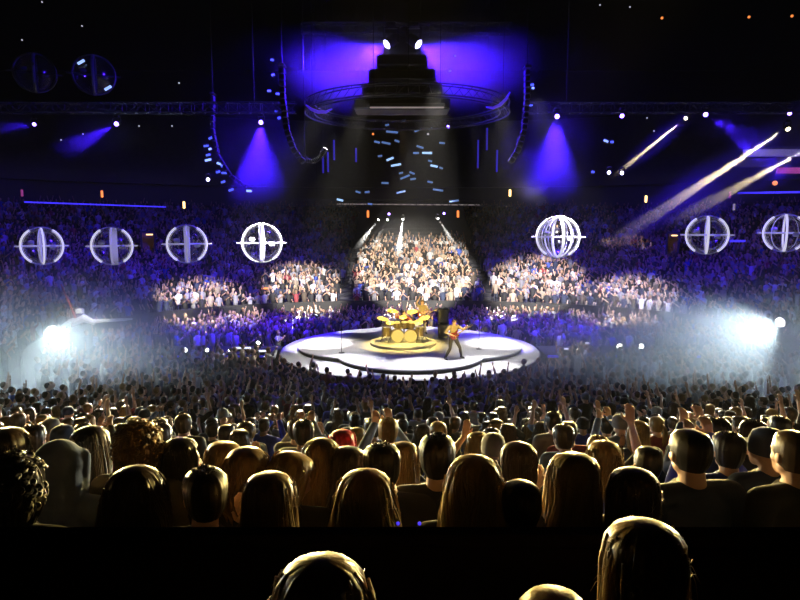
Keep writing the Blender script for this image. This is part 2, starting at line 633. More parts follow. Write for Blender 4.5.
# dark rig box of stacked screens over the stage: four tapering tiers
t = empty('hanging_rig_box', at(402, 80, 28.6))
tag(t, 'dark stepped rig box hanging between the two brightest lamps and the circular truss', 'stage rig')
for k, (w, h, dz) in enumerate(((4.2, .5, -1.15), (3.5, .5, -.55), (2.9, .5, .05), (2.2, .5, .65))):
    MB().box((0, 0, dz), (w, 1.6, h), bevel=.06).build('rig_tier', M['black'], t, False)
    MB().box((0, -.82, dz), (w * .94, .04, h * .7), bevel=.01).build('screen_panel', M['black_metal'], t, False)
for x in (-.8, .8):
    MB().tube([(x, 0, .9), (x, 0, 27 - t.location.z)], .015, 5).build('hanging_cable', M['black'], t)


# moving-head lamps --------------------------------------------------------
def make_head():
    """lamp head at the origin, lens toward local +Z of the head part"""
    t = empty('moving_head_lamp')
    MB().box((0, 0, .42), (.3, .24, .16), bevel=.03).build('base', M['black'], t)
    y = MB()
    for s in (-1, 1):
        y.box((s * .2, 0, .16), (.05, .14, .42), bevel=.015)
    y.box((0, 0, .36), (.44, .14, .05), bevel=.015)
    y.build('yoke', M['black_metal'], t)
    h = MB().lathe([(0, -.24), (.1, -.24), (.15, -.16), (.16, .02), (.155, .2), (.13, .2), (.125, .15)], seg=18) \
        .build('head', M['black'], t)
    MB().lathe([(.125, .165), (.1, .19), (.05, .205), (0, .21)], seg=18).build('lens', E['white'], h)
    return t


HEAD0 = make_head()
_used = [False]


def head(px, py, Y, target, m, label, scale=1.0, group=None, lens=1.0):
    p = at(px, py, Y)
    if not _used[0]:
        o = HEAD0
        _used[0] = True
    else:
        o = copy_tree(HEAD0)
    o.location = p
    o.scale = (scale * .85,) * 3
    tag(o, label, 'stage lamp', group)
    h = [c for c in o.children if c.name.startswith('head')][0]
    d = Vector(target) - p
    h.rotation_euler = d.to_track_quat('Z', 'Y').to_euler()
    le = h.children[0]
    le.material_slots[0].link = 'OBJECT'
    le.material_slots[0].material = E[m]
    # the light leaves just in front of the lens
    return p + d.normalized() * (.25 * scale)


# line arrays: a J of boxes hung on a frame --------------------------------
def line_array(pts, w, label, group=None):
    pts = [Vector(p) for p in pts]
    t = empty('line_array_speaker', pts[0])
    tag(t, label, 'speaker', group)
    o = pts[0]
    L = [0]
    for a, b in zip(pts, pts[1:]):
        L.append(L[-1] + (b - a).length)
    n = 16

    def ev(s):
        s *= L[-1]
        for i in range(len(pts) - 1):
            if s <= L[i + 1] + 1e-6:
                return pts[i].lerp(pts[i + 1], (s - L[i]) / (L[i + 1] - L[i]))
        return pts[-1]
    for k in range(n):
        a, b = ev(k / n), ev((k + .92) / n)
        d = (b - a).normalized()
        yv = Vector((0, -1, 0))
        xv = yv.cross(d).normalized()
        yv = d.cross(xv)
        m3 = Matrix((xv, yv, d)).transposed()
        c = MB().box((a + b) / 2 - o, (w, .36, (b - a).length), rot=m3, bevel=.03).build('cabinet', M['dark_grey'], t, False)
        MB().box((a + b) / 2 - o + yv * .18, (w * .86, .03, (b - a).length * .8), rot=m3, bevel=.008) \
            .build('grille', M['black_metal'], c, False)
    MB().box(Vector((0, 0, .1)), (w * 1.2, .6, .1), bevel=.02).tube([(0, 0, .1), (0, 0, 27 - o.z)], .02, 5) \
        .build('flying_frame', M['black_metal'], t, False)
    return t


YA = 28
line_array([at(x, y, YA) for x, y in ((282, 68), (283, 100), (287, 130), (294, 150), (304, 163))], .24,
           'tall curved line of black speaker boxes hanging left of the stage')
line_array([at(x, y, YA) for x, y in ((527, 70), (527, 100), (524, 130), (518, 150), (510, 163))], .24,
           'tall curved line of black speaker boxes hanging right of the stage')
line_array([at(x, y, 33) for x, y in ((213, 96), (213, 130), (218, 155), (230, 175), (247, 187))], .16,
           'slim curved line of speaker boxes hanging far left of the stage beside blue sparkles')
line_array([at(x, y, 28.5) for x, y in ((305, 160), (314, 162), (321, 157), (326, 148))], .18,
           'short upturned curl of speaker boxes under the tall left speaker line')

# small crescent lamps under the ring truss
for side, pts in (('left', ((306, 105), (311, 109), (318, 112), (326, 112), (332, 109))),
                  ('right', ((486, 107), (493, 108), (500, 105), (506, 99), (510, 92)))):
    ps = [at(x, y, 26.5) for x, y in pts]
    t = empty('curved_light_tube', ps[2])
    tag(t, 'small curved blue light tube hung at the %s end of the circular truss' % side, 'light tube')
    MB().tube([p - ps[2] for p in ps], [.03, .06, .07, .06, .03], 8).build('glow_tube', E['purple'], t)
    MB().tube([p - ps[2] + Vector((0, .08, .06)) for p in ps], .03, 6).build('tube_holder', M['black_metal'], t)

# upright purple tubes either side of the dark centre
for px, y0, y1 in ((323, 150, 173), (328, 152, 172), (334, 140, 160), (487, 128, 150), (478, 140, 168), (497, 150, 172), (356, 148, 162)):
    a, b = at(px, y0, 36), at(px, y1, 36)
    t = empty('light_tube', (a + b) / 2)
    tag(t, 'upright dim purple light tube hanging beside the dark centre of the rig', 'light tube', 'upright purple light tubes')
    h = (a.z - b.z) / 2
    MB().tube([(0, 0, -h), (0, 0, h)], .05, 8).build('glow_tube', E['led_blue_dim'], t)
    MB().box((0, .06, 0), (.16, .05, 2 * h + .1), bevel=.01).tube([(0, .06, h), (0, .06, 27 - t.location.z)], .008, 4) \
        .build('tube_holder', M['black'], t)

# blue-white sparkle lamps: each a short batten
SR = random.Random(5)
SPARK = [(392, 132, 11, 0), (377, 142, 5, 0), (386, 143, 8, 0), (418, 130, 8, 0), (397, 141, 5, 0), (420, 147, 9, 0), (416, 153, 7, 0),
         (427, 153, 10, 1), (390, 159, 9, 1), (396, 165, 9, 1), (434, 166, 9, 1), (430, 161, 5, 0), (442, 143, 7, 0), (405, 177, 9, 0),
         (401, 173, 5, 0), (412, 173, 5, 0), (413, 179, 5, 0), (385, 183, 7, 0), (401, 192, 8, 0), (438, 190, 9, 0), (358, 192, 6, 0),
         (367, 192, 6, 0), (387, 125, 5, 0), (404, 121, 4, 0), (430, 129, 5, 0), (380, 156, 5, 0), (340, 200, 7, 1), (454, 201, 10, 0),
         (370, 204, 6, 0), (441, 168, 5, 0), (430, 182, 5, 0)]


def sparkle(px, py, w, br, Y, label, group):
    p = at(px, py, Y)
    wm = w / FPX * Y
    t = empty('sparkle_batten', p)
    t.rotation_euler = (0, R(SR.uniform(-22, 22)), 0)
    wm *= SR.uniform(.75, 1.15)
    tag(t, label, 'light batten', group)
    MB().box((0, 0, 0), (wm, .06, .11), bevel=.03).build('lens', E['cyan_bright' if br else 'cyan'], t)
    MB().box((0, .08, .02), (wm * 1.15, .12, .2), bevel=.03).build('housing', M['black'], t)
    return t


for s in SPARK:
    sparkle(*s, 38, 'short blue-white light batten in the dark centre of the rig above the far crowd', 'blue-white battens in the dark centre')
for px, py, w, br in ((211, 138, 5, 0), (206, 146, 5, 0), (210, 149, 4, 1), (208, 155, 4, 0), (208, 160, 6, 1), (220, 164, 6, 1),
                      (223, 166, 5, 0), (224, 173, 5, 0), (218, 172, 4, 0), (212, 124, 3, 0), (223, 182, 4, 0), (231, 190, 6, 0), (249, 191, 5, 1)):
    sparkle(px, py, w, br, 34, 'short blue-white light batten in the sparkle cascade far left of the stage',
            'blue-white battens in the left cascade')
for px, py, w, br in ((531, 85, 5, 0), (533, 88, 3, 1), (531, 105, 4, 0), (273, 75, 4, 0), (278, 94, 4, 0), (279, 118, 4, 0), (606, 141, 5, 1),
                      (612, 142, 4, 0), (272, 60, 3, 0), (269, 91, 4, 0), (455, 56, 2, 0), (450, 71, 3, 0), (276, 112, 4, 0), (593, 172, 3, 0)):
    sparkle(px, py, w, br, 34, 'tiny blue-white light batten scattered beside the tall curved speaker lines',
            'scattered blue-white battens')


# ring orbs ----------------------------------------------------------------
def orb(px, py, rpx, Y, yaw, meridians, label, band=None, dark=False):
    p = at(px, py, Y)
    r = rpx / FPX * Y * math.cos(math.atan2(p.x, p.y)) ** .7
    t = empty('ring_orb', p, -math.atan2(p.x, p.y))
    tag(t, label, 'floating orb', 'row of floating ring orbs' if not dark else 'unlit orbs high up')
    lit = E['white_dim'] if not dark else M['truss']
    # shell
    MB().ell((0, 0, 0), (r * .93, r * .93, r * .93), 28, 16).build('clear_shell', M['glass'], t)
    # outline hoop with gaps at top and bottom
    for a0, a1 in ((R(-58), R(58)), (R(122), R(238))):
        MB().torus((0, 0, 0), r, r * .055, rot=Matrix.Rotation(PI / 2, 3, 'X'), seg=28, s2=8, a0=a0, a1=a1, flat=1.3).build('hoop', lit, t)
    for a0 in (R(58), R(238)):
        MB().torus((0, 0, 0), r * 1.0, r * .04, rot=Matrix.Rotation(PI / 2, 3, 'X'), seg=16, s2=8, a0=a0, a1=a0 + R(64), flat=1.3) \
            .build('hoop_cap', M['white'] if not dark else M['dark_grey'], t)
    for a, w, br in meridians:
        rot = Matrix.Rotation(R(a), 3, 'Z') @ Matrix.Rotation(PI / 2, 3, 'X')
        MB().torus((0, 0, 0), r * .95, r * w, rot=rot, seg=40, s2=8, flat=1.6).build('meridian_rib', (E['white_dim'] if br else E['panel']) if not dark else M['dark_grey'], t)
    # upright panel in the middle
    if band:
        MB().box((band[0] * r, 0, 0), (band[1] * r, .1, 1.86 * r), bevel=.02).build('centre_panel', E['panel'] if not dark else M['truss'], t)
    MB().tube([(-1.28 * r, 0, 0), (-1.02 * r, 0, 0), (1.02 * r, 0, 0), (1.28 * r, 0, 0)], [r * .035, r * .055, r * .055, r * .035], 10) \
        .build('axle', E['panel'] if not dark else M['truss'], t)
    for s in (-1, 1):
        MB().lathe([(0, -.16 * r), (.1 * r, -.14 * r), (.13 * r, 0), (.1 * r, .14 * r), (0, .16 * r)], c=(s * .5 * r, 0, -s * .13 * r + .06 * r), seg=14,
                   rot=Matrix.Rotation(PI / 2, 3, 'Y')).build('motor_pod', M['white'] if not dark else M['dark_grey'], t)
    return t


YO = 28.0
orb(42, 246, 20.5, YO, 0, ((-85, .03, 1), (79, .02, 0)), 'lit ring orb at the left edge, leftmost of the whole row', band=(-.05, .1))
orb(112, 246, 20, YO, 0, ((86, .03, 0),), 'lit ring orb with a broad upright panel, second from the left edge', band=(.1, .34))
orb(187, 244, 19.5, YO, 0, ((88, .03, 0),), 'lit ring orb with a bright upright band, third from the left edge', band=(0, .3))
orb(262, 243, 19.5, YO, 0, ((-84, .03, 1),), 'lit ring orb nearest the stage on its left, above the brown doorway', band=(-.05, .22))
orb(558, 237, 21, YO, 0, ((-74, .045, 1), (-48, .03, 1), (62, .02, 0), (38, .015, 0)), 'lit ring orb with many ribs nearest the stage on its right')
orb(707, 235, 20.5, YO, 0, ((-86, .035, 1), (84, .02, 0)), 'lit ring orb second from the right edge, beside the pale sand coloured beam')
orb(785, 233, 21, YO, 0, ((-85, .035, 1), (50, .015, 0)), 'lit ring orb cut by the right picture edge')
orb(35, 73, 20, 31, 0, ((86, .05, 0),), 'unlit grey orb high at the upper left corner, left of its twin', band=(0, .2), dark=True)
o = orb(94, 75, 20, 31, 0, ((86, .05, 0),), 'unlit orb with two small white glints high at the upper left', band=(0, .2), dark=True)
for px, py, w in ((81, 62, 7), (108, 88, 7)):  # glints on the dark orb, made as small glowing pieces
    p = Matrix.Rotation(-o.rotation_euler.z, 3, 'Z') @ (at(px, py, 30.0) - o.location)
    MB().box(p, (w / FPX * 31, .06, .12), rot=(0, R(-35), 0), bevel=.02).build('glint_piece', E['cyan_bright'], o)
# ================================================================== people
def V(*a): return Vector(a)


def joints(pose='down', **kw):
    """joints of a standing figure 1.72 m tall, feet on z = 0, facing +Y; overrides by keyword"""
    J = dict(head=V(0, .03, 1.60), look=(0.0, 0.0), neck=V(0, -.005, 1.47), chest=V(0, 0, 1.28), waist=V(0, .005, 1.06),
             pelvis=V(0, 0, .94),
             shl=V(-.18, -.01, 1.405), shr=V(.18, -.01, 1.405), hipl=V(-.095, 0, .9), hipr=V(.095, 0, .9),
             knl=V(-.1, .02, .49), knr=V(.1, .02, .49), anl=V(-.105, -.02, .085), anr=V(.105, -.02, .085),
             ell=V(-.25, -.03, 1.13), elr=V(.25, -.03, 1.13), wrl=V(-.25, .08, .9), wrr=V(.25, .08, .9),
             handl=V(0, .25, -1), handr=V(0, .25, -1), curl=.35, toel=V(-.12, 1, 0), toer=V(.12, 1, 0))
    if pose in ('up', 'up_both'):
        J.update(elr=V(.33, .1, 1.55), wrr=V(.26, .13, 1.81), handr=V(-.1, .1, 1), curl=.3)
    if pose == 'up_both':
        J.update(ell=V(-.33, .1, 1.53), wrl=V(-.27, .14, 1.79), handl=V(.15, .1, 1))
    if pose == 'clap':
        J.update(elr=V(.29, .13, 1.2), wrr=V(.09, .32, 1.36), handr=V(-.35, .35, 1), ell=V(-.29, .13, 1.2),
                 wrl=V(-.09, .32, 1.36), handl=V(.35, .35, 1), curl=.15)
    if pose == 'phone':
        J.update(elr=V(.27, .18, 1.3), wrr=V(.08, .36, 1.58), handr=V(-.2, .1, 1), ell=V(-.27, .18, 1.28),
                 wrl=V(-.08, .36, 1.56), handl=V(.2, .1, 1), curl=.7)
    if pose == 'cheek':
        J.update(elr=V(.32, .1, 1.16), wrr=V(.17, .12, 1.42), handr=V(-.4, .1, 1), curl=.4)
    J.update(kw)
    return J


def hand_parts(mb, w, d, side, curl, n=None):
    """palm, four unequal bent fingers and a thumb that leaves the side of the palm"""
    d = Vector(d).normalized()
    across = Vector((1, 0, 0)) if abs(d.x) < .8 else Vector((0, 1, 0))
    if n is None:
        n = d.cross(across).normalized()
    across = n.cross(d).normalized()
    # palm
    for s in (-.026, -.009, .009, .026):
        mb.cap(w + across * s * .6, .014, w + d * .085 + across * s, .0125, 8)
    lens = (.062, .074, .068, .05)
    for i, s in enumerate((-.03, -.01, .01, .03)):
        p0 = w + d * .085 + across * s
        a = curl * .7
        d1 = d * math.cos(a) + n * math.sin(a)
        a2 = curl * 1.7
        d2 = d * math.cos(a2) + n * math.sin(a2)
        d1 = (d1 + across * s * 2.0).normalized()
        p1 = p0 + d1 * lens[i] * .55
        p2 = p1 + d2 * lens[i] * .55
        mb.cap(p0, .0105, p1, .0098, 8)
        mb.cap(p1, .0098, p2, .0085, 8)
    ts = -side
    p0 = w + d * .03 + across * (.022 * ts)
    p1 = p0 + (d * .6 + across * ts * .8 + n * .25).normalized() * .045
    p2 = p1 + (d * .95 + across * ts * .15 + n * .3).normalized() * .035
    mb.cap(p0, .0145, p1, .0115, 8)
    mb.cap(p1, .0115, p2, .0095, 8)


def head_mat(J):
    yaw, pitch = J['look']
    return Matrix.Rotation(yaw, 3, 'Z') @ Matrix.Rotation(pitch, 3, 'X')


def head_parts(mb, J):
    c, m = J['head'], head_mat(J)
    P = lambda x, y, z: c + m @ V(x, y, z)
    mb.ell(P(0, -.012, .022), (.076, .094, .098), 18, 12, m)         # skull
    mb.cap(P(0, .035, -.02), .058, P(0, .052, -.075), .038, 12)      # face to chin
    mb.cap(P(-.035, .0, -.055), .034, P(0, .06, -.092), .022, 10)    # jaw
    mb.cap(P(.035, .0, -.055), .034, P(0, .06, -.092), .022, 10)
    mb.cap(P(0, .078, .012), .010, P(0, .1, -.03), .0135, 8)         # nose
    mb.cap(P(-.012, .093, -.034), .009, P(.012, .093, -.034), .009, 8)
    for s in (-1, 1):
        mb.cap(P(s * .014, .079, .024), .012, P(s * .045, .066, .026), .011, 8)     # brow
        mb.ell(P(s * .031, .074, .004), (.0125, .0095, .0095), 10, 6, m)            # eye
        mb.cap(P(s * .037, .062, -.024), .018, P(s * .042, .05, -.03), .018, 8)     # cheek
        mb.ell(P(s * .08, -.008, -.002), (.011, .02, .031), 10, 8, m)              # ear
        mb.ell(P(s * .084, -.016, .006), (.009, .012, .02), 8, 6, m)
    mb.cap(P(-.02, .083, -.055), .0085, P(.02, .083, -.055), .0085, 8)   # lips
    mb.cap(P(-.015, .081, -.066), .009, P(.015, .081, -.066), .009, 8)
    mb.cap(J['neck'] + V(0, -.01, -.06), .062, c + m @ V(0, -.022, -.05), .054, 12)


def torso_parts(mb, J, g=0.0, fem=0.0):
    """trunk; g grows it for clothes"""
    rings = []
    ax = (J['shr'] - J['shl']).normalized()
    hx = (J['hipr'] - J['hipl']).normalized()
    spec = [(J['pelvis'] + V(0, 0, -.09), .135 + .012 * fem, .10, hx), (J['pelvis'] + V(0, 0, .02), .158 + .012 * fem, .118, hx),
            (J['waist'], .135 - .018 * fem, .098, (ax + hx).normalized()), ((J['waist'] + J['chest']) / 2 + V(0, .008, 0), .148 - .012 * fem, .108, ax),
            (J['chest'], .165 - .01 * fem, .118, ax), (J['chest'] + (J['neck'] - J['chest']) * .45, .168 - .01 * fem, .108, ax),
            (J['chest'] + (J['neck'] - J['chest']) * .72, .125, .085, ax), (J['neck'], .066, .064, ax)]
    for i, (c, rx, ry, xx) in enumerate(spec):
        up = (spec[min(i + 1, len(spec) - 1)][0] - spec[max(i - 1, 0)][0]).normalized()
        yy = up.cross(xx).normalized()
        rings.append([c + xx * ((rx + g) * math.cos(2 * PI * k / 24)) + yy * ((ry + g) * math.sin(2 * PI * k / 24)) for k in range(24)])
    mb.loft(rings)
    for s in ('l', 'r'):
        mb.cap(J['neck'] + V(0, -.01, -.045), .05 + g, J['sh' + s], .056 + g, 12)     # trapezius slope
    if fem:
        f = (Vector((0, 0, 1)).cross(ax)).normalized()
        for s in (-1, 1):
            mb.ell(J['chest'] + ax * (s * .075) + f * .085 + V(0, 0, -.02), (.062 + g, .055 + g, .062 + g), 12, 8)


def arm_parts(mb, J, s, g=0.0, to=1.0):
    sh, el, wr = J['sh' + s], J['el' + s], J['wr' + s]
    mb.cap(sh, .056 + g, sh.lerp(el, .45), .049 + g, 12)
    mb.cap(sh.lerp(el, .4), .049 + g, el, .038 + g, 12)
    if to >= 1:
        mb.cap(el, .038 + g, el.lerp(wr, .3), .041 + g, 12)
        mb.cap(el.lerp(wr, .3), .041 + g, wr, .026 + g * 1.1, 12)


def leg_parts(mb, J, s, g=0.0):
    h, k, a = J['hip' + s], J['kn' + s], J['an' + s]
    mb.cap(h, .088 + g, h.lerp(k, .4), .078 + g, 14)
    mb.cap(h.lerp(k, .35), .078 + g, k, .053 + g, 14)
    mb.cap(k, .053 + g, k.lerp(a, .35), .057 + g, 12)
    mb.cap(k.lerp(a, .35), .057 + g, a, .036 + g, 12)


def foot_parts(mb, J, s, g=0.0):
    a, t = J['an' + s], J['toe' + s].normalized()
    b = V(a.x, a.y, a.z - .045)
    mb.cap(a, .036 + g, b - t * .03, .036 + g, 10)
    mb.cap(b - t * .03, .036 + g, b + t * .12, .033 + g, 10)
    mb.cap(b + t * .1 + V(0, 0, -.004), .034 + g, b + t * .17 + V(0, 0, -.01), .026 + g, 10)


_tmp = []


def remeshed(mb, name, vox, m, smooth=4):
    """one continuous surface from overlapping shapes"""
    me = bpy.data.meshes.new(name + '_raw')
    me.from_pydata(mb.v, [], mb.f)
    o = bpy.data.objects.new(name + '_raw', me)
    COL.objects.link(o)
    r = o.modifiers.new('r', 'REMESH')
    r.mode = 'VOXEL'
    r.voxel_size = vox
    r.use_smooth_shade = True
    if smooth:
        s = o.modifiers.new('s', 'SMOOTH')
        s.iterations = smooth
        s.factor = .5
    dg = bpy.context.evaluated_depsgraph_get()
    out = bpy.data.meshes.new_from_object(o.evaluated_get(dg))
    out.name = name
    bpy.data.objects.remove(o)
    bpy.data.meshes.remove(me)
    out.materials.clear()
    out.materials.append(m)
    out.polygons.foreach_set('use_smooth', [True] * len(out.polygons))
    return out


def body_mesh(J, fem=0.0, vox=.009):
    mb = MB()
    torso_parts(mb, J, 0, fem)
    head_parts(mb, J)
    for s, sd in (('l', -1), ('r', 1)):
        arm_parts(mb, J, s)
        hand_parts(mb, J['wr' + s], J['hand' + s], sd, J['curl'])
        leg_parts(mb, J, s)
        foot_parts(mb, J, s)
    return remeshed(mb, 'person', vox, M['skin'], 3)


def top_mesh(J, fem=0.0, sleeve=1.0, hood=False, vox=.013):
    mb = MB()
    g = .014 if not hood else .026
    torso_parts(mb, J, g, fem)
    for s in 'lr':
        arm_parts(mb, J, s, g, sleeve)
    hx = (J['hipr'] - J['hipl']).normalized()
    c = J['pelvis'] + V(0, 0, -.06)
    yy = Vector((0, 0, 1)).cross(hx)
    mb.loft([[cc + hx * (rx * math.cos(2 * PI * k / 24)) + yy * (ry * math.sin(2 * PI * k / 24)) for k in range(24)]
             for cc, rx, ry in ((c, .178, .142), (J['waist'], .165, .13))])
    if hood:
        h, m = J['head'], head_mat(J)
        mb.ell(h + m @ V(0, -.035, .03), (.112, .125, .128), 18, 12, m)
        mb.cap(h + m @ V(0, -.04, .0), .11, J['neck'] + V(0, -.05, -.03), .12, 16)
        for s in (-1, 1):
            mb.cap(h + m @ V(s * .06, .05, .05), .045, h + m @ V(s * .055, .03, -.1), .05, 10)
        mb.cap(J['neck'] + V(-.08, -.05, -.07), .06, J['neck'] + V(.08, -.05, -.07), .06, 12)
    return remeshed(mb, 'top', vox, M['cloth_black'], 3)


def trousers_mesh(J, vox=.014):
    mb = MB()
    hx = (J['hipr'] - J['hipl']).normalized()
    yy = Vector((0, 0, 1)).cross(hx)
    mb.loft([[cc + hx * (rx * math.cos(2 * PI * k / 24)) + yy * (ry * math.sin(2 * PI * k / 24)) for k in range(24)]
             for cc, rx, ry in ((J['pelvis'] + V(0, 0, -.12), .15, .118), (J['pelvis'] + V(0, 0, .05), .168, .13))])
    for s in 'lr':
        leg_parts(mb, J, s, .012)
    return remeshed(mb, 'trousers', vox, M['denim'], 2)


def shoes_mesh(J, vox=.012):
    mb = MB()
    for s in 'lr':
        foot_parts(mb, J, s, .009)
    return remeshed(mb, 'shoes', vox, M['black'], 2)


def hair_mesh(style, seed=0, J=None):
    """hair as a ribbed shell over the scalp plus loose strands, in head space (origin at the head centre, face to +Y)"""
    rs = random.Random(seed)
    mb = MB()
    NTH, ph = 112, [rs.uniform(0, 6.3) for _ in range(8)]

    def rib(th, z, amp):
        return 1 + amp * (.5 * math.sin(13 * th + ph[0] + 4 * z) + .35 * math.sin(23 * th + ph[1] - 7 * z) + .3 * math.sin(7 * th + ph[2] + 9 * z))

    if style == 'short':
        lv, amp, z_end = [(.128, .02), (.124, .05), (.112, .072), (.09, .087), (.055, .094), (.02, .091), (-.02, .085), (-.05, .073), (-.075, .058)], .026, -.075
        ys = 1.18
    elif style == 'crop':
        lv, amp, z_end = [(.123, .02), (.119, .048), (.108, .066), (.086, .079), (.052, .084), (.02, .083), (-.01, .077), (-.035, .068), (-.058, .058)], .014, -.058
        ys = 1.2
    elif style == 'bob':
        lv, amp, z_end = [(.135, .02), (.131, .05), (.118, .078), (.09, .097), (.05, .101), (.0, .104), (-.05, .108), (-.1, .112), (-.14, .108), (-.155, .09)], .035, -.155
        ys = 1.08
    elif style == 'long':
        lv, amp, z_end = [(.134, .02), (.13, .05), (.116, .077), (.09, .094), (.05, .099), (0, .1), (-.06, .103), (-.12, .108), (-.19, .118), (-.26, .126), (-.34, .128), (-.4, .12), (-.44, .1)], .04, -.44
        ys = 1.0
    elif style == 'wavy':
        lv, amp, z_end = [(.136, .02), (.132, .05), (.118, .078), (.09, .097), (.05, .107), (0, .114), (-.06, .124), (-.12, .136), (-.19, .148), (-.26, .154), (-.33, .148), (-.38, .125)], .07, -.38
        ys = .98
    elif style == 'curly':
        lv, amp, z_end = [(.145, .02), (.139, .05), (.124, .08), (.095, .1), (.06, .11), (0, .114), (-.05, .11), (-.09, .098), (-.12, .08)], .08, -.12
        ys = 1.05
    elif style == 'tail':
        lv, amp, z_end = [(.128, .02), (.124, .05), (.111, .072), (.088, .087), (.052, .093), (.01, .09), (-.03, .08), (-.06, .066)], .018, -.06
        ys = 1.18
    rings = []
    for z, r in lv:
        ring = []
        for k in range(NTH):
            th = 2 * PI * k / NTH
            q = rib(th, z, amp * (0.5 if z > .1 else 1)) + amp * .22 * math.sin(41 * th + ph[3] + 3 * z)
            x, y = r * math.cos(th) * q, r * math.sin(th) * q * ys
            yo = -.016
            if z < -.06:
                yo -= min(.05, (-.06 - z) * .35)
                y *= max(.72, 1 - (-.06 - z) * 1.2)
            y += yo
            lim = .062 - .55 * max(0, .072 - z) if z < .072 else .2
            lim = max(lim, -.005)
            if style in ('long', 'wavy', 'bob'):
                lim = max(lim, .03 - max(0, abs(x) - .06) * 0)
                if z < .06 and abs(x) > .066:
                    lim = .055
            if y > lim:
                y = lim
            zz = z + (rs.uniform(-.025, .02) if z == lv[-1][0] and style in ('long', 'wavy', 'bob', 'curly') else 0)
            ring.append((x, y, zz))
        rings.append(ring)
    mb.loft(rings)

    def lock(th, z0, z1, r0, sway, n=6, rad=.0035, out=.012):
        """a loose lock lying on the shell"""
        pts = []
        for i in range(n + 1):
            z = z0 + (z1 - z0) * i / n
            r = np.interp(-z, [-a for a, b in lv], [b for a, b in lv])
            q = r * (1.0 + .02) + out * (.4 + .6 * math.sin(i * 1.1 + th * 5))
            t = th + sway * math.sin(i * .9 + th * 3)
            y = q * math.sin(t) * ys
            yo = -.016
            if z < -.06:
                yo -= min(.05, (-.06 - z) * .35)
                y *= max(.72, 1 - (-.06 - z) * 1.2)
            y += yo
            if z < .07 and y > .05:
                y = .05
            pts.append((q * math.cos(t), y, z))
        mb.tube(pts, [rad * .7] + [rad] * (n - 1) + [rad * .25], 5)
    if style in ('long', 'wavy', 'bob'):
        for i in range(90):
            th = rs.uniform(PI * .93, PI * 2.07)
            lock(th, rs.uniform(.0, .12), z_end + rs.uniform(-.05, .1), 0, .05 if style != 'wavy' else .12, 9, rs.uniform(.0025, .006), .006 if style == 'long' else .012)
    if style in ('long', 'wavy', 'bob'):
        for i in range(130):
            th, el = rs.uniform(0, 2 * PI), rs.uniform(-.2, 1.4)
            if math.sin(th) > .3 and el < .6:
                continue
            r1 = .1 if style != 'wavy' else .112
            c = V(math.cos(th) * math.cos(el) * r1, math.sin(th) * math.cos(el) * r1 - .02, .02 + math.sin(el) * (r1 + .004))
            q_ = rs.choice((-1, 1))
            t = V(-q_ * math.sin(th), q_ * math.cos(th), rs.uniform(-.9, -.1))
            o_ = V(math.cos(th), math.sin(th), .4) * rs.uniform(.004, .013)
            mb.tube([c, c + t * .018 + o_ * .7, c + t * .045 + o_, c + t * .075 + o_ * .8 + V(0, 0, -.02)], [.0011, .001, .0008, .0003], 3)
    if style == 'curly':
        for i in range(260):
            th, el = rs.uniform(0, 2 * PI), rs.uniform(-.7, 1.45)
            if math.sin(th) > .2 and el < .5:
                continue
            c = V(math.cos(th) * math.cos(el) * .108, math.sin(th) * math.cos(el) * .112 - .016, .015 + math.sin(el) * .122)
            u, v, d = basis(c)
            rad = rs.uniform(.008, .017)
            mb.tube([c + u * (rad * math.cos(a)) + v * (rad * math.sin(a)) + d * (.004 * a) for a in np.linspace(0, 5.5, 9)],
                    [.0065] * 8 + [.002], 5)
    if style == 'short':
        for i in range(120):
            th, el = rs.uniform(0, 2 * PI), rs.uniform(.1, 1.45)
            c = V(math.cos(th) * math.cos(el) * .088, math.sin(th) * math.cos(el) * .105 - .016, .025 + math.sin(el) * .098)
            e = c + V(math.cos(th) * .012, math.sin(th) * .012 + .004, .014 * math.sin(el) + .004)
            mb.tube([c, c.lerp(e, .5) + V(0, 0, .003), e], [.006, .005, .001], 5)
    if style == 'tail':
        p = V(0, -.115, .045)
        mb.ell(p, (.022, .02, .022), 10, 6)
        for i in range(16):
            a = rs.uniform(0, 6.28)
            o = V(math.cos(a), math.sin(a), 0) * .016
            mb.tube([p + o * .5, p + o + V(0, -.04, -.03), p + o * 1.6 + V(0, -.05, -.12), p + o * 1.5 + V(0, -.035, -.24 - rs.uniform(0, .05))],
                    [.007, .01, .009, .002], 6)
    me = mb.mesh('hair', M['hair_dark'])
    return me


def cap_mesh():
    mb = MB()
    mb.lathe([(.094, -.02), (.097, .02), (.094, .06), (.08, .1), (.05, .122), (0, .13)], c=(0, -.014, .0), sy=1.18, seg=26)
    brim = [(.075 * math.cos(a), .085 + .09 * math.sin(a)) for a in np.linspace(0, PI, 14)]
    mb.loft([[(x, y, .025 - (y - .085) * .2) for x, y in brim], [(x, y, .031 - (y - .085) * .2) for x, y in brim]])
    mb.ell((0, -.014, .131), (.009, .009, .005), 8, 5)
    return mb.mesh('cap', M['cloth_navy'])


def beanie_mesh():
    mb = MB()
    pr = [(.1, -.03), (.103, -.015), (.1, .01), (.096, .012), (.099, .04), (.092, .085), (.07, .12), (.035, .14), (0, .145)]
    rings = []
    for r, z in pr:
        rings.append([(r * math.cos(2 * PI * k / 60) * (1 + .02 * (k % 2)), r * math.sin(2 * PI * k / 60) * 1.16 * (1 + .02 * (k % 2)) - .014, z) for k in range(60)])
    mb.loft(rings)
    mb.ell((0, -.014, .15), (.022, .022, .02), 10, 8)
    return mb.mesh('beanie', M['hair_red'])


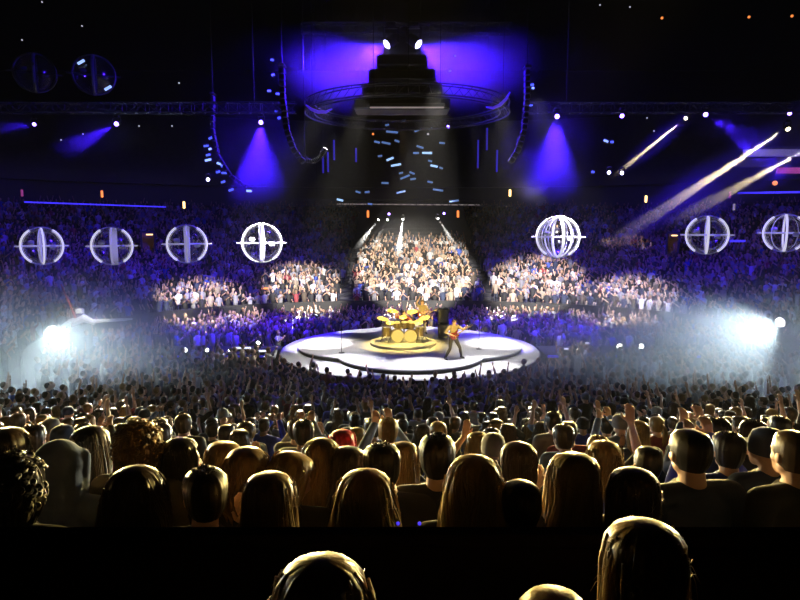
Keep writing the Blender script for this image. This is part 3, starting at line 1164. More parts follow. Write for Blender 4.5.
HAIR = {}
for i, st in enumerate(('short', 'crop', 'bob', 'long', 'wavy', 'curly', 'tail')):
    HAIR[st] = hair_mesh(st, 3 + i)
HAIR['long2'] = hair_mesh('long', 31)
HAIR['wavy2'] = hair_mesh('wavy', 37)
HAIR['short2'] = hair_mesh('short', 41)
HAIR['cap'] = cap_mesh()
HAIR['beanie'] = beanie_mesh()

ARCH = {}


def archetype(key, J, fem=0.0, sleeve=1.0, hood=False, vox=.009):
    ARCH[key] = dict(J=J, body=body_mesh(J, fem, vox), top=top_mesh(J, fem, sleeve, hood), trousers=trousers_mesh(J), shoes=shoes_mesh(J))


archetype('man_down', joints('down'))
archetype('woman_down', joints('down', look=(.1, 0)), fem=1, sleeve=.5)
archetype('man_up', joints('up', look=(0, .08)), sleeve=.5)
archetype('woman_both', joints('up_both', look=(0, .1)), fem=1, sleeve=.5)
archetype('woman_clap', joints('clap', look=(-.25, 0)), fem=1)
archetype('man_phone', joints('phone', look=(0, 0)))
archetype('man_tilt', joints('down', head=V(-.045, .04, 1.588), look=(.5, -.12)))
archetype('woman_tilt', joints('down', head=V(.05, .035, 1.585), look=(-.55, -.1)), fem=1)
archetype('woman_hands', joints('clap', head=V(-.04, .03, 1.59), look=(.7, .05), wrl=V(-.16, .2, 1.62), ell=V(-.34, .12, 1.38), handl=V(.2, .1, 1)), fem=1, sleeve=.5)
archetype('hooded', joints('down', look=(-.2, 0)), hood=True)
archetype('bowed', joints('down', head=V(.02, .06, 1.585), look=(-1.15, -.35)), fem=1)
archetype('man_turned', joints('cheek', look=(.55, 0)))
archetype('woman_turned', joints('cheek', look=(-.8, 0)), fem=1)


def person(arch, loc, rz, hair, hair_m, top_m, label, group=None, skin='skin', scale=1.0, trousers_m='denim', legs=True, wide=1.0):
    A = ARCH[arch]

    def ob(name, me, m, parent=None):
        o = bpy.data.objects.new(name, me)
        COL.objects.link(o)
        o.material_slots[0].link = 'OBJECT'
        o.material_slots[0].material = M[m]
        if parent:
            o.parent = parent
        return o
    p = ob('person', A['body'], skin)
    p.location = loc
    p.rotation_euler = (0, 0, rz)
    p.scale = (scale * wide, scale * wide, scale)
    tag(p, label, 'person', group)
    ob('top', A['top'], top_m, p)
    if legs:
        ob('trousers', A['trousers'], trousers_m, p)
        ob('shoes', A['shoes'], 'black', p)
    if hair:
        nm = hair if hair in ('cap', 'beanie') else 'hair'
        h = ob(nm, HAIR[hair], hair_m, p)
        h.location = A['J']['head']
        h.rotation_euler = head_mat(A['J']).to_euler()
    return p
# ================================================================== the round stage
SX, SY, SZ = 0.45, 28.6, 1.2
st = empty('round_stage', (SX, SY, 0))
tag(st, 'round white stage in the middle of the arena with a raised four-lobed deck', 'stage')
MB().lathe([(0, 0), (5.85, 0), (5.85, SZ - .12), (5.98, SZ - .1), (6.0, SZ - .02), (0, SZ - .02)], seg=96).build('skirt', M['stage_dark'], st)
MB().lathe([(0, SZ - .02), (5.96, SZ - .02), (5.94, SZ + .015), (0, SZ + .015)], seg=96).build('lower_deck', M['stage'], st)


def quatre(th, R0=3.2, c=2.0):
    best = 0
    for a in (0, PI / 2, PI, 1.5 * PI):
        # ray from the origin against the circle at c*(cos a, sin a)
        b = math.cos(th - a) * c
        disc = R0 * R0 - c * c + b * b
        if disc > 0:
            best = max(best, b + math.sqrt(disc))
    return best


poly = [(quatre(2 * PI * k / 160), 2 * PI * k / 160) for k in range(160)]
UP = .2
ring = lambda s, z: [((r - s) * math.cos(a), (r - s) * math.sin(a), z) for r, a in poly]
MB().loft([ring(.06, SZ), ring(.0, SZ + UP - .04)]).build('riser_edge', M['stage_dark'], st)
MB().loft([ring(-.02, SZ + UP - .04), ring(-.02, SZ + UP), ring(.04, SZ + UP + .012)]).build('lobed_deck', M['stage'], st)
D = SZ + UP + .012      # deck height
# inlaid crescents left and right of the drums
for s in (-1, 1):
    a = [(.28 * math.cos(t), .55 * math.sin(t)) for t in np.linspace(R(100), R(260), 14)]
    b = [(.28 * math.cos(t) * .45 - .02, .55 * math.sin(t)) for t in np.linspace(R(260), R(100), 14)]
    pl = [(x * -s * -1 + s * 1.75, y + .05) for x, y in a + b] if s < 0 else [(-x + 1.75 + .35, y + .05) for x, y in a + b]
    if s > 0:
        pl = pl[::-1]
    MB().prism(pl, D, D + .012).build('floor_crescent', M['white'], st, False)
# round drum riser let into the deck
MB().lathe([(0, D), (1.55, D), (1.55, D + .1), (1.5, D + .13), (0, D + .13)], c=(-.3, .1, 0), seg=56).build('drum_riser', M['stage'], st)

# runways to both sides with edge light strips
for s, x0, x1, nm in ((-1, -6.0, -12.6, 'left'), (1, 6.0, 13.2, 'right')):
    t = empty('runway', (SX + s * 5.9, SY, 0))
    tag(t, 'narrow dark runway reaching from the round stage to the %s' % nm, 'runway')
    L = abs(x1 - x0)
    MB().box((s * L / 2 + s * .2, 0, SZ / 2 - .03), (L - .1, 2.0, SZ - .08), bevel=.03).build('runway_deck', M['stage_dark'], t, False)
    MB().box((s * L / 2 + s * .2, -1.03, SZ - .16), (L - .3, .04, .09)).build('edge_strip', E['led_blue_dim'] if s < 0 else E['led_blue'], t, False)


def floor_lamp_fixture(px, py, Y, m, r, label, group=None):
    p = at(px, py, Y)
    t = empty('runway_lamp', (p.x, p.y, p.z))
    tag(t, label, 'stage lamp', group)
    d = (Vector((0, 0, CAM_Z)) - p).normalized()
    rot = aim(d)
    MB().lathe([(0, .6 * r), (.6 * r, .5 * r), (r, 0)], rot=rot, seg=16).build('lens', E[m], t)
    MB().lathe([(r * 1.15, .05 * r), (r * 1.2, -1.2 * r), (r * .7, -1.9 * r), (0, -1.9 * r)], rot=rot, seg=16).build('housing', M['black'], t)
    st_ = MB().box((0, .08, -.1 - r), (.26, .26, .06), bevel=.02)
    st_.tube([(0, .08, -.1 - r), (0, .08, 0)], .03, 6)
    st_.build('floor_stand', M['black'], t)
    return p


for px, py, r, m in ((185, 350, .10, 'white'), (207, 350, .08, 'white'), (230, 350, .075, 'white'), (258, 343, .085, 'white'),
                     (620, 347, .14, 'white'), (641, 346.5, .12, 'white'), (577, 350, .08, 'warm')):
    floor_lamp_fixture(px, py, 27.4, m, r, 'bright round lamp shining from the edge of the runway beside the stage',
                       'lamps along the runways')
for px, py, wpx in ((243, 348, 16), (262, 351, 12), (218, 354, 12), (268, 357, 9), (566, 349, 8), (586, 343, 6)):
    p = at(px, py, 27.3)
    t = empty('edge_light', p)
    tag(t, 'flat white light strip lying along the edge of the runway near the round stage', 'light strip', 'flat strips along the runways')
    MB().box((0, 0, 0), (wpx / FPX * 27.3, .12, .07), bevel=.02).build('glow_face', E['ice'], t, False)
    MB().box((0, .05, -.08), (wpx / FPX * 27.3 * 1.1, .3, .1), bevel=.02).build('tray', M['black_metal'], t, False)

# ------------------------------------------------------------------ drum kit
kit = empty('drum_kit', (SX - .3, SY + .1, D + .13))
tag(kit, 'gold lit drum kit with tall cymbals on the round riser in mid stage', 'drum kit')


def drum(name, c, r, h, d=(0, 0, 1), legs=0):
    rot = aim(d)
    o = MB().lathe([(r, -h / 2), (r * 1.015, -h / 2 + .01), (r, -h / 2 + .02), (r, h / 2 - .02), (r * 1.015, h / 2 - .01), (r, h / 2)], c=c, rot=rot, seg=28) \
        .build(name, M['drum_shell'], kit)
    MB().lathe([(0, h / 2 + .004), (r * .97, h / 2 + .004), (r * .97, h / 2 - .004)], c=c, rot=rot, seg=28) \
        .lathe([(r * .97, -h / 2 + .004), (r * .97, -h / 2 - .004), (0, -h / 2 - .004)], c=c, rot=rot, seg=28).build('drum_head', M['drum_skin'], o)
    lg = MB()
    for k in range(8):
        a = 2 * PI * k / 8
        p = Vector((r * 1.03 * math.cos(a), r * 1.03 * math.sin(a), 0))
        lg.tube([Vector(c) + rot @ (p + Vector((0, 0, -h * .4))), Vector(c) + rot @ (p + Vector((0, 0, h * .4)))], .008, 5)
    lg.build('lug', M['chrome'], o)
    if legs:
        l = MB()
        for k in range(3):
            a = 2 * PI * k / 3 + .5
            l.tube([(c[0] + r * math.cos(a), c[1] + r * math.sin(a), c[2]), (c[0] + r * 1.1 * math.cos(a), c[1] + r * 1.1 * math.sin(a), 0)], .012, 6)
        l.build('leg', M['chrome'], o)
    return o


drum('bass_drum', (-.28, -.2, .3), .3, .42, (.1, -1, 0))
drum('bass_drum', (.36, -.2, .3), .3, .42, (-.1, -1, 0))
drum('rack_tom', (-.3, -.1, .78), .16, .24, (0, -.3, 1))
drum('rack_tom', (.05, -.14, .8), .16, .24, (0, -.3, 1))
drum('rack_tom', (.38, -.1, .78), .17, .26, (0, -.3, 1))
drum('floor_tom', (.78, .2, .42), .22, .4, (0, 0, 1), 3)
drum('floor_tom', (-.78, .15, .42), .22, .4, (0, 0, 1), 3)
drum('snare_drum', (-.08, .35, .62), .18, .15, (0, 0, 1), 3)


def cymbal(x, y, z, r, tilt):
    rot = Euler(tilt).to_matrix()
    s = MB().tube([(x, y, .02), (x, y, z - .02)], [.018, .01], 8)
    for k in range(3):
        a = 2 * PI * k / 3
        s.tube([(x, y, .25), (x + .22 * math.cos(a), y + .22 * math.sin(a), .01)], .01, 6)
    s.build('cymbal_stand', M['chrome'], kit)
    MB().lathe([(.0, .03), (.03, .028), (.06, .006), (r * .6, -.01), (r, -.03), (r, -.034), (.05, -.004), (0, .02)], c=(x, y, z), rot=rot, seg=32) \
        .build('cymbal', M['gold'], kit)


for a in ((-.95, -.1, 1.1, .27, (R(12), R(14), 0)), (-.5, .2, 1.42, .25, (R(14), R(8), 0)), (.45, .25, 1.38, .27, (R(14), R(-8), 0)),
          (.98, 0, 1.12, .28, (R(12), R(-14), 0)), (-.6, -.42, .95, .2, (R(18), 0, 0)), (.7, -.4, .98, .22, (R(18), 0, 0)),
          (0, -.35, 1.2, .18, (R(20), 0, 0))):
    cymbal(*a)
stool = empty('drum_stool', (SX - .25, SY + .95, D + .13))
tag(stool, 'round drum stool behind the gold drum kit under the seated drummer', 'stool')
MB().lathe([(0, .44), (.17, .44), (.18, .47), (.17, .51), (0, .52)], seg=24).build('seat', M['black'], stool)
lg = MB().tube([(0, 0, .2), (0, 0, .45)], .02, 8)
for k in range(3):
    lg.tube([(0, 0, .26), (.2 * math.cos(2.1 * k), .2 * math.sin(2.1 * k), .01)], .013, 6)
lg.build('tripod', M['chrome'], stool)


# ------------------------------------------------------------------ performers
def performer(name_key, J, loc, rz, hair, hm, tm, trm, label, sleeve=1.0, fem=0):
    archetype(name_key, J, fem, sleeve, vox=.01)
    return person(name_key, loc, rz, hair, hm, tm, label, None, trousers_m=trm)


# drummer, seated, facing the near crowd
Jd = joints('down', head=V(0, .08, 1.19), neck=V(0, .03, 1.06), chest=V(0, .02, .88), waist=V(0, -.01, .66), pelvis=V(0, -.02, .55),
            shl=V(-.18, .02, 1.0), shr=V(.18, .02, 1.0), hipl=V(-.1, .02, .52), hipr=V(.1, .02, .52), knl=V(-.24, .42, .5), knr=V(.24, .42, .5),
            anl=V(-.24, .42, .085), anr=V(.24, .45, .085), ell=V(-.36, .12, .84), elr=V(.4, .1, 1.0), wrl=V(-.2, .36, .86), wrr=V(.34, .3, 1.22),
            handl=V(.3, 1, -.1), handr=V(-.1, .6, .8), curl=1.3)
dr = performer('drummer', Jd, (SX - .25, SY + .95, D + .13), PI, 'short', 'hair_brown', 'cloth_wine', 'denim',
               'drummer in a dark red top seated behind the gold drum kit', sleeve=.5)
for s, w, d in ((-1, Jd['wrl'], Jd['handl']), (1, Jd['wrr'], Jd['handr'])):
    base = dr.location
    q = lambda v: Vector((base.x - v.x, base.y - v.y, base.z + v.z))
    a = w + d.normalized() * .07
    b = a + Vector((d.x * .2, .28, .02 if s < 0 else .18))
    k = MB().tube([q(a - (b - a) * .3) , q(b)], [.011, .007], 6).ell(q(b), (.011, .011, .011), 8, 5).build('drumstick', M['wood'])
    tag(k, 'wooden drumstick in the drummer\'s %s hand' % ('lowered' if s < 0 else 'raised'), 'drumstick')

# guitarist, legs astride, turned toward the right, neck of the guitar up
GP = at(453, 371.5, 25.4)
GP.z = D
k_ = (GP - Vector((0, 0, CAM_Z)))
Jg = joints('down', head=V(.02, .1, 1.54), look=(.25, -.35), neck=V(.01, .04, 1.42), chest=V(.0, .02, 1.24), waist=V(0, -.01, 1.02), pelvis=V(0, -.03, .9),
            shl=V(-.18, .02, 1.37), shr=V(.19, .0, 1.36), hipl=V(-.1, -.03, .87), hipr=V(.1, -.03, .87), knl=V(-.26, .1, .47), knr=V(.22, .1, .47),
            anl=V(-.42, -.02, .085), anr=V(.36, -.04, .085), ell=V(-.38, .14, 1.24), wrl=V(-.42, .34, 1.36), handl=V(.3, .35, .9),
            elr=V(.38, .0, 1.14), wrr=V(.14, .24, 1.02), handr=V(-1, .1, -.25), curl=1.2)
gt = performer('guitarist', Jg, GP, PI + R(28), 'short2', 'hair_gold', 'cloth_tan', 'cloth_black',
               'guitarist standing astride at the front of the stage playing a dark red guitar', sleeve=.5)


def guitar(parent_rot, origin, c, axis, label):
    """electric guitar with body centre c and neck along axis, figure space turned by parent_rot at origin"""
    m3 = Matrix.Rotation(parent_rot, 3, 'Z')
    g = empty('electric_guitar', Vector(origin) + m3 @ Vector(c))
    tag(g, label, 'guitar')
    x = (m3 @ Vector(axis)).normalized()
    n = (m3 @ Vector((0, 1, .15))).normalized()
    y = n.cross(x).normalized()
    n = x.cross(y)
    m = Matrix((x, y, n)).transposed()
    out = [(-.21, .0), (-.2, .1), (-.13, .155), (-.04, .135), (.03, .105), (.1, .13), (.17, .13), (.18, .1), (.12, .06), (.11, 0), (.12, -.06),
           (.15, -.1), (.13, -.125), (.07, -.115), (.02, -.1), (-.05, -.14), (-.13, -.165), (-.2, -.11)]
    ring = lambda s, z: [m @ Vector((a * s, b * s, z)) for a, b in out]
    MB().loft([ring(.95, -.022), ring(1, -.014), ring(1, .014), ring(.95, .022)]).build('body', M['guitar'], g)
    MB().box(m @ Vector((.38, 0, .022)), (.56, .05, .022), rot=m, bevel=.006).build('neck', M['wood'], g, False)
    hs = [(.66, -.03), (.69, -.045), (.84, -.03), (.86, .01), (.8, .045), (.68, .035)]
    h = MB().loft([[m @ Vector((a, b, .012)) for a, b in hs], [m @ Vector((a, b, .03)) for a, b in hs]]).build('headstock', M['wood'], g, False)
    pg = MB()
    for k in range(6):
        pg.tube([m @ Vector((.69 + .026 * k, .04, .02)), m @ Vector((.69 + .026 * k, .065, .02))], .007, 6)
    pg.build('tuning_peg', M['chrome'], h)
    for xx in (-.02, .06):
        MB().box(m @ Vector((xx, 0, .026)), (.035, .08, .012), rot=m, bevel=.004).build('pickup', M['black'], g, False)
    MB().box(m @ Vector((-.1, 0, .028)), (.04, .09, .016), rot=m, bevel=.004).build('bridge', M['chrome'], g, False)
    s = MB()
    for k in range(6):
        yy = -.018 + .0072 * k
        s.tube([m @ Vector((-.1, yy, .037)), m @ Vector((.68, yy, .037))], .0015, 4)
    s.build('strings', M['chrome'], g)
    return g


guitar(PI + R(28), GP, (.04, .2, 1.04), (-.86, .28, .52), 'dark red electric guitar held neck upward by the guitarist at the front of the stage')

# second performer behind the drums with one arm up
BP = at(422, 331, 31.4)
BP.z = D
Jb = joints('up', look=(.2, .05), knl=V(-.13, .03, .49), anl=V(-.19, 0, .085), ell=V(-.3, .1, 1.2), wrl=V(-.06, .26, 1.1), handl=V(1, .1, -.2),
            elr=V(.3, .08, 1.6), wrr=V(.16, .1, 1.84), curl=.9)
bp = performer('bassist', Jb, BP, R(-170), 'short', 'hair_gold', 'cloth_tan', 'cloth_grey',
               'performer with one arm raised standing behind the drum kit at the back of the stage', sleeve=.5)
guitar(R(-170), BP, (.05, .18, 1.02), (-.95, .15, .3), 'dark red bass slung on the performer behind the drum kit')

# microphone stands and floor monitors
def mic(x, y, z0, h, label):
    t = empty('microphone_stand', (x, y, z0))
    tag(t, label, 'microphone stand')
    MB().lathe([(0, 0), (.13, 0), (.13, .02), (.02, .035), (0, .035)], seg=20).build('base', M['black'], t)
    MB().tube([(0, 0, .02), (0, 0, h)], .013, 8).tube([(0, 0, h), (0, -.25, h + .12)], .01, 8).build('pole', M['black_metal'], t)
    MB().lathe([(0, 0), (.014, .01), (.018, .13), (.03, .15), (.032, .18), (.02, .21), (0, .215)], c=(0, -.22, h + .1), rot=aim((0, -.8, .6)), seg=14) \
        .build('microphone', M['chrome'], t)


mic(SX - 3.0, SY - 2.0, D, 1.4, 'microphone stand alone on the left lobe of the stage')
mic(SX + 3.1, SY - 1.2, D, 1.4, 'microphone stand alone on the right lobe of the stage')
t = empty('speaker_stack', (at(443, 346, 30.2).x, 30.2, D))
tag(t, 'dark upright speaker stack between the drum kit and the guitarist', 'speaker')
for k in range(2):
    MB().box((0, 0, .38 + .74 * k), (.5, .45, .72), bevel=.03).build('cabinet', M['black'], t, False)
    MB().box((0, -.23, .38 + .74 * k), (.44, .03, .66), bevel=.01).build('grille', M['dark_grey'], t, False)
# crouched photographer at the left edge of the stage (lit)
PH = Vector((at(268, 361, 26.0).x, 26.0, 0))
archetype('photographer', joints('phone', look=(-.7, 0)), vox=.011)
person('photographer', PH, R(-60), 'short', 'hair_gold', 'cloth_white', 'person in a white top lit up at the left end of the round stage', scale=1.03)

# ------------------------------------------------------------------ camera jib at the left end
JB = at(76, 330, 28.5)
t = empty('camera_jib', (JB.x, JB.y, 0))
tag(t, 'white camera crane at the end of the left runway above the spotlight', 'camera crane')
z1 = JB.z
MB().lathe([(0, 0), (.9, 0), (.85, .3), (.35, .5), (.3, z1 - .1), (0, z1 - .1)], seg=20).build('pedestal', M['dark_grey'], t)
q = lambda px, py: at(px, py, 28.5) - t.location
MB().tube([q(73, 323), q(84, 318), q(95, 323)], [.12, .2, .12], 8).build('head_cradle', M['white'], t)
MB().tube([q(62, 327), q(70, 321), q(76, 319)], [.09, .1, .08], 8).build('counterweight', M['white'], t)
MB().tube([q(89, 321.5), q(120, 319.8), q(132, 319)], [.1, .07, .05], 8).build('boom', M['white'], t)
MB().tube([q(61, 284), q(73, 312), q(76, 320)], [.03, .04, .05], 6).build('red_mast', M['red_paint'], t)
MB().box(q(80, 311), (.3, .3, .25), bevel=.04).build('camera_body', M['white'], t, False)
# ================================================================== the near crowd, person by person
PLACED = []          # (x, y, px, py, description) of the people with a place of their own
HEROES = []


def project(p):
    d = Vector(p) - Vector((0, 0, CAM_Z))
    f = d.y * math.cos(PITCH) - d.z * math.sin(PITCH)
    u = d.y * math.sin(PITCH) + d.z * math.cos(PITCH)
    return 400 + d.x / f * FPX, 300 - u / f * FPX


def face_stage(x, y):
    return math.atan2(-(SX - x), SY - y)


def hero(px, py, Y, arch, hair, hm, tm, label, short=None, floor=None, skin='skin', turn=0.0, wide=1.0):
    """py is the height of the head centre in the photograph"""
    k = int((Y - NEAR0) / NEAR_P)
    fz = near_z(k) if floor is None else floor
    p = at(px, py, Y)
    sc = (p.z - fz) / 1.60
    sc2 = min(1.13, max(.86, sc))
    if abs(sc - sc2) > .02:
        print('HERO scale', px, py, Y, round(sc, 3))
    rz = face_stage(p.x, Y) + turn
    hx = ARCH[arch]['J']['head'] * sc2
    off = Matrix.Rotation(rz, 3, 'Z') @ V(hx.x, hx.y, 0)
    loc = V(p.x - off.x, Y - off.y, fz)
    person(arch, loc, rz, hair, hm, tm, label, None, skin, sc2, wide=wide)
    PLACED.append((loc.x, Y))
    HEROES.append((px, py, short or label))


# in front of the parapet, nearest the camera
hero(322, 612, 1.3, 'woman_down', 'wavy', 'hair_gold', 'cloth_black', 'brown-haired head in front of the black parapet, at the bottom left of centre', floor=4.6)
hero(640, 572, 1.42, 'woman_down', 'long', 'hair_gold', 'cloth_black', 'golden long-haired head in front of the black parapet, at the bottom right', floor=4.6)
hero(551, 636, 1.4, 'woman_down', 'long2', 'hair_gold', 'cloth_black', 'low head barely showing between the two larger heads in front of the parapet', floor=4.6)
# right behind the parapet
for px in (398, 419.5):
    dot_lamp('indicator_lamp', at(px, 523.5, 1.84), .006, E['led_blue'], 'tiny blue indicator lamp glowing on the edge of the black parapet', 'lamp', 'blue lamps on the parapet')
hero(16, 490, 2.4, 'man_down', 'curly', 'hair_dark', 'cloth_black', 'dark curly-haired head at the left edge right behind the parapet', 'the curly head at the left edge')
hero(137, 500, 2.35, 'woman_down', 'wavy2', 'hair_brown', 'cloth_black', 'large domed dark head behind the parapet, below the yellow-rimmed curly head', 'the large domed head')
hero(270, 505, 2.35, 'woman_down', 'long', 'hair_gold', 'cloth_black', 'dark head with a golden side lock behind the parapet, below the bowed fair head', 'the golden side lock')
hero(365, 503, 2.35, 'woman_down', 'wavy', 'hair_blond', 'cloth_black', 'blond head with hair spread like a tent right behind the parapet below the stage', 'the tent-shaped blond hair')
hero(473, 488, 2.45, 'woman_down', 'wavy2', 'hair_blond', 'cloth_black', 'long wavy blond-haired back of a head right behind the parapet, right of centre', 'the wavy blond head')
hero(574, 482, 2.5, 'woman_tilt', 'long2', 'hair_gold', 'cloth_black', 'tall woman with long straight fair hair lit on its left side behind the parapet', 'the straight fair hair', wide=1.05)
hero(631, 500, 2.4, 'woman_down', 'long', 'hair_brown', 'cloth_black', 'small long-haired brown head behind the parapet just left of the broad-shouldered man', 'the small brown head')
hero(205, 497, 2.5, 'man_turned', 'short2', 'hair_dark', 'cloth_black', 'dark-clad person leaning sideways behind the parapet below the fair heads on the left', 'the leaning dark figure')
hero(520, 510, 2.4, 'man_down', 'crop', 'hair_dark', 'cloth_black', 'low dark cropped head between the wavy blond and the straight fair hair', 'the low cropped head')
# second row
hero(9, 455, 3.2, 'woman_down', 'bob', 'hair_brown', 'cloth_black', 'bobbed head at the far left edge above the dark curly head', 'the bobbed head at the left edge')
hero(64, 469, 3.1, 'hooded', None, None, 'cloth_slate', 'person wearing a blue-grey hood pulled over the head, at the left', 'the blue-grey hood')
hero(92, 450, 3.45, 'woman_down', 'long2', 'hair_dark', 'cloth_black', 'tall person with long straight black hair just right of the blue-grey hood', 'the straight black hair')
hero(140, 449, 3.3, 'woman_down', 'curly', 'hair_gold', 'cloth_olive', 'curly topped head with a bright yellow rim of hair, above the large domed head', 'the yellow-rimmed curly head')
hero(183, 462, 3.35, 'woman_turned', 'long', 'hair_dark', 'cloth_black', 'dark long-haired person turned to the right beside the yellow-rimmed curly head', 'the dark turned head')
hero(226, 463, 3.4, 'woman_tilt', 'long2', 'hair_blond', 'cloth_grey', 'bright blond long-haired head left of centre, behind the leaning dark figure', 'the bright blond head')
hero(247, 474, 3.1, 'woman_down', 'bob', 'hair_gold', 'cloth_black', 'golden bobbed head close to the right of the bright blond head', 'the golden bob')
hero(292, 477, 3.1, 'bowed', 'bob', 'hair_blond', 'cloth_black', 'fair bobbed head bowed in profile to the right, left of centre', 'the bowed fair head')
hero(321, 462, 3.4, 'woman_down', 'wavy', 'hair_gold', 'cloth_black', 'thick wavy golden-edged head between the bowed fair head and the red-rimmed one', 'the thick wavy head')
hero(349, 468, 3.35, 'woman_tilt', 'long', 'hair_brown', 'cloth_black', 'brown long-haired head directly above the tent-shaped blond hair', 'the brown head above the tent of hair')
hero(381, 466, 3.2, 'man_tilt', 'short', 'hair_dark', 'cloth_black', 'short-haired dark head just right above the tent-shaped blond hair', 'the short dark head by the centre')
hero(437, 459, 3.25, 'man_down', 'short2', 'hair_dark', 'cloth_black', 'big dark short-haired head just left of the wavy blond head', 'the big dark head')
hero(689, 455, 3.2, 'man_down', 'crop', 'hair_dark', 'cloth_navy', 'broad-shouldered man with cropped hair and a lit ear at the right', 'the broad-shouldered man', turn=.12, wide=1.12)
hero(792, 456, 3.2, 'man_down', 'crop', 'hair_brown', 'cloth_black', 'crop-haired man in black cut by the right picture edge', 'the man at the right edge', turn=.15, wide=1.08)
hero(647, 466, 3.9, 'man_down', 'crop', 'hair_dark', 'cloth_blue', 'dark round head over a blue top just left of the broad-shouldered man', 'the round head over blue')
hero(766, 449, 3.9, 'man_turned', 'cap', 'cloth_navy', 'cloth_navy', 'person in a dark cap turned sideways left of the man at the right edge', 'the dark cap')
hero(727, 452, 4.0, 'man_phone', 'short', 'hair_dark', 'cloth_blue', 'dark-haired person in blue with both arms bent up, right of the broad-shouldered man', 'the person in blue with bent arms')
hero(752, 437, 4.8, 'man_down', 'short2', 'hair_dark', 'cloth_black', 'round dark head standing high in front of the white smoke on the right', 'the dark head before the smoke')
hero(716, 434, 4.9, 'man_phone', 'short', 'hair_dark', 'cloth_navy', 'tall dark figure with hands before the face, in front of the smoke', 'the tall dark figure')
hero(342, 446, 4.9, 'woman_down', 'bob', 'hair_red', 'cloth_black', 'head with a glowing red rim of hair near the middle of the crowd', 'the red-rimmed head')
hero(520, 466, 3.35, 'woman_turned', 'long', 'hair_brown', 'cloth_black', 'brown long-haired head turned to the right, between the wavy blond and straight fair heads', 'the brown head turned right')
hero(604, 462, 3.9, 'woman_clap', 'bob', 'hair_gold', 'cloth_blue', 'golden bobbed head over a blue top, right of the straight fair hair', 'the golden bob over blue')
hero(404, 462, 4.0, 'woman_clap', 'long', 'hair_gold', 'cloth_black', 'golden long-haired head with arms folded up, left of the big dark head', 'the golden head with raised hands')
hero(160, 440, 4.8, 'man_down', 'short', 'hair_brown', 'cloth_grey', 'short brown-haired head peeking out right above the yellow-rimmed curly head', 'the short head behind the curly one')
hero(34, 441, 4.9, 'man_down', 'short2', 'hair_brown', 'cloth_grey', 'short brown-haired head right above the blue-grey hood near the left edge', 'the brown head above the hood')

HAIR_WORDS = {'short': 'short-haired', 'short2': 'short-haired', 'crop': 'crop-haired', 'bob': 'bob-haired', 'long': 'long-haired', 'long2': 'long-haired',
              'wavy': 'wavy-haired', 'wavy2': 'wavy-haired', 'curly': 'curly-haired', 'tail': 'ponytailed', 'cap': 'capped'}
COL_WORDS = {'hair_dark': 'dark', 'hair_brown': 'brown', 'hair_blond': 'blond', 'hair_gold': 'golden'}
ARCH_WORDS = {'man_down': 'arms down', 'woman_down': 'arms down', 'man_up': 'one arm raised', 'woman_both': 'both arms raised',
              'woman_clap': 'hands clapping', 'man_phone': 'hands held before the face', 'man_turned': 'head turned', 'man_tilt': 'head tilted left', 'woman_tilt': 'head tilted right', 'woman_hands': 'one hand raised', 'woman_turned': 'head turned'}
USED = set()
prng = random.Random(23)
n_people = 0
for k in range(2, 17):
    Y0 = NEAR0 + NEAR_P * (k + .5)
    half = .672 * Y0 + .15
    step = .74 if k < 7 else .80
    n = int(2 * half / step)
    for i in range(n + 1):
        x = -half + 2 * half * (i + (.5 if k % 2 else 0)) / n + prng.uniform(-.13, .13)
        y = Y0 + prng.uniform(-.14, .14)
        if abs(x) > half + .1 or any((x - a) ** 2 + (y - b) ** 2 < .52 ** 2 for a, b in PLACED):
            continue
        arch = prng.choices(['man_down', 'woman_down', 'man_up', 'woman_both', 'woman_clap', 'man_phone', 'man_turned', 'woman_turned', 'man_tilt', 'woman_tilt', 'woman_hands'],
                            [17, 17, 6 if k > 4 else 2, 4 if k > 4 else 0, 7, 8, 6, 7, 12, 12, 4])[0]
        fem = arch.startswith('woman')
        hr = prng.choice(['long', 'long2', 'wavy', 'bob', 'tail', 'wavy2', 'long'] if fem else ['short', 'short2', 'crop', 'short', 'cap', 'crop'])
        hm = prng.choices(['hair_dark', 'hair_brown', 'hair_gold', 'hair_blond'], [4, 5, 4, 2.5] if fem else [6, 4, 1, .7])[0]
        if hr == 'cap':
            hm = prng.choice(['cloth_navy', 'cloth_black', 'cloth_grey'])
        tm = prng.choices(['cloth_black', 'cloth_navy', 'cloth_grey', 'cloth_white', 'cloth_olive', 'cloth_wine', 'cloth_blue', 'cloth_slate'],
                          [9, 4, 3, 1.5, 2, 1, 1.6, 2])[0]
        sc = prng.uniform(.94, 1.03) if fem else prng.uniform(.97, 1.07)
        fz = near_z(k)
        px, py = project((x, y, fz + 1.6 * sc))
        hw = HAIR_WORDS[hr]
        cw = COL_WORDS.get(hm, 'dark')
        what = 'capped head' if hr == 'cap' else '%s %s head' % (cw, hw)
        group = None
        label = None
        if k <= 5:
            best = sorted(HEROES[3:], key=lambda h: (h[0] - px) ** 2 + (h[1] - py) ** 2)[:4]
            for h in best:
                dx, dy = px - h[0], py - h[1]
                where = ('above and ' if dy < -9 else '') + ('left of' if dx < -4 else 'right of' if dx > 4 else 'behind')
                where = where.replace('and behind', 'behind') if 'and behind' in where else where
                lb = '%s, %s %s' % (what, where, h[2])
                if lb not in USED and len(lb.split()) <= 16:
                    label = lb
                    break
        if label is None:
            side = 'left' if px < 270 else 'middle' if px < 530 else 'right'
            depth = 'nearer rows' if k <= 8 else 'farther rows' if k <= 12 else 'lowest rows'
            label = '%s, %s, %s of the near stand, %s part' % (what, ARCH_WORDS[arch], depth, side)
            group = 'near stand audience, %s, %s' % (depth, side)
        USED.add(label)
        person(arch, (x, y, fz), face_stage(x, y) + prng.uniform(-.22, .22), hr, hm, tm, label, group,
               'skin' if prng.random() < .85 else 'skin_b', sc)
        PLACED.append((x, y))
        n_people += 1
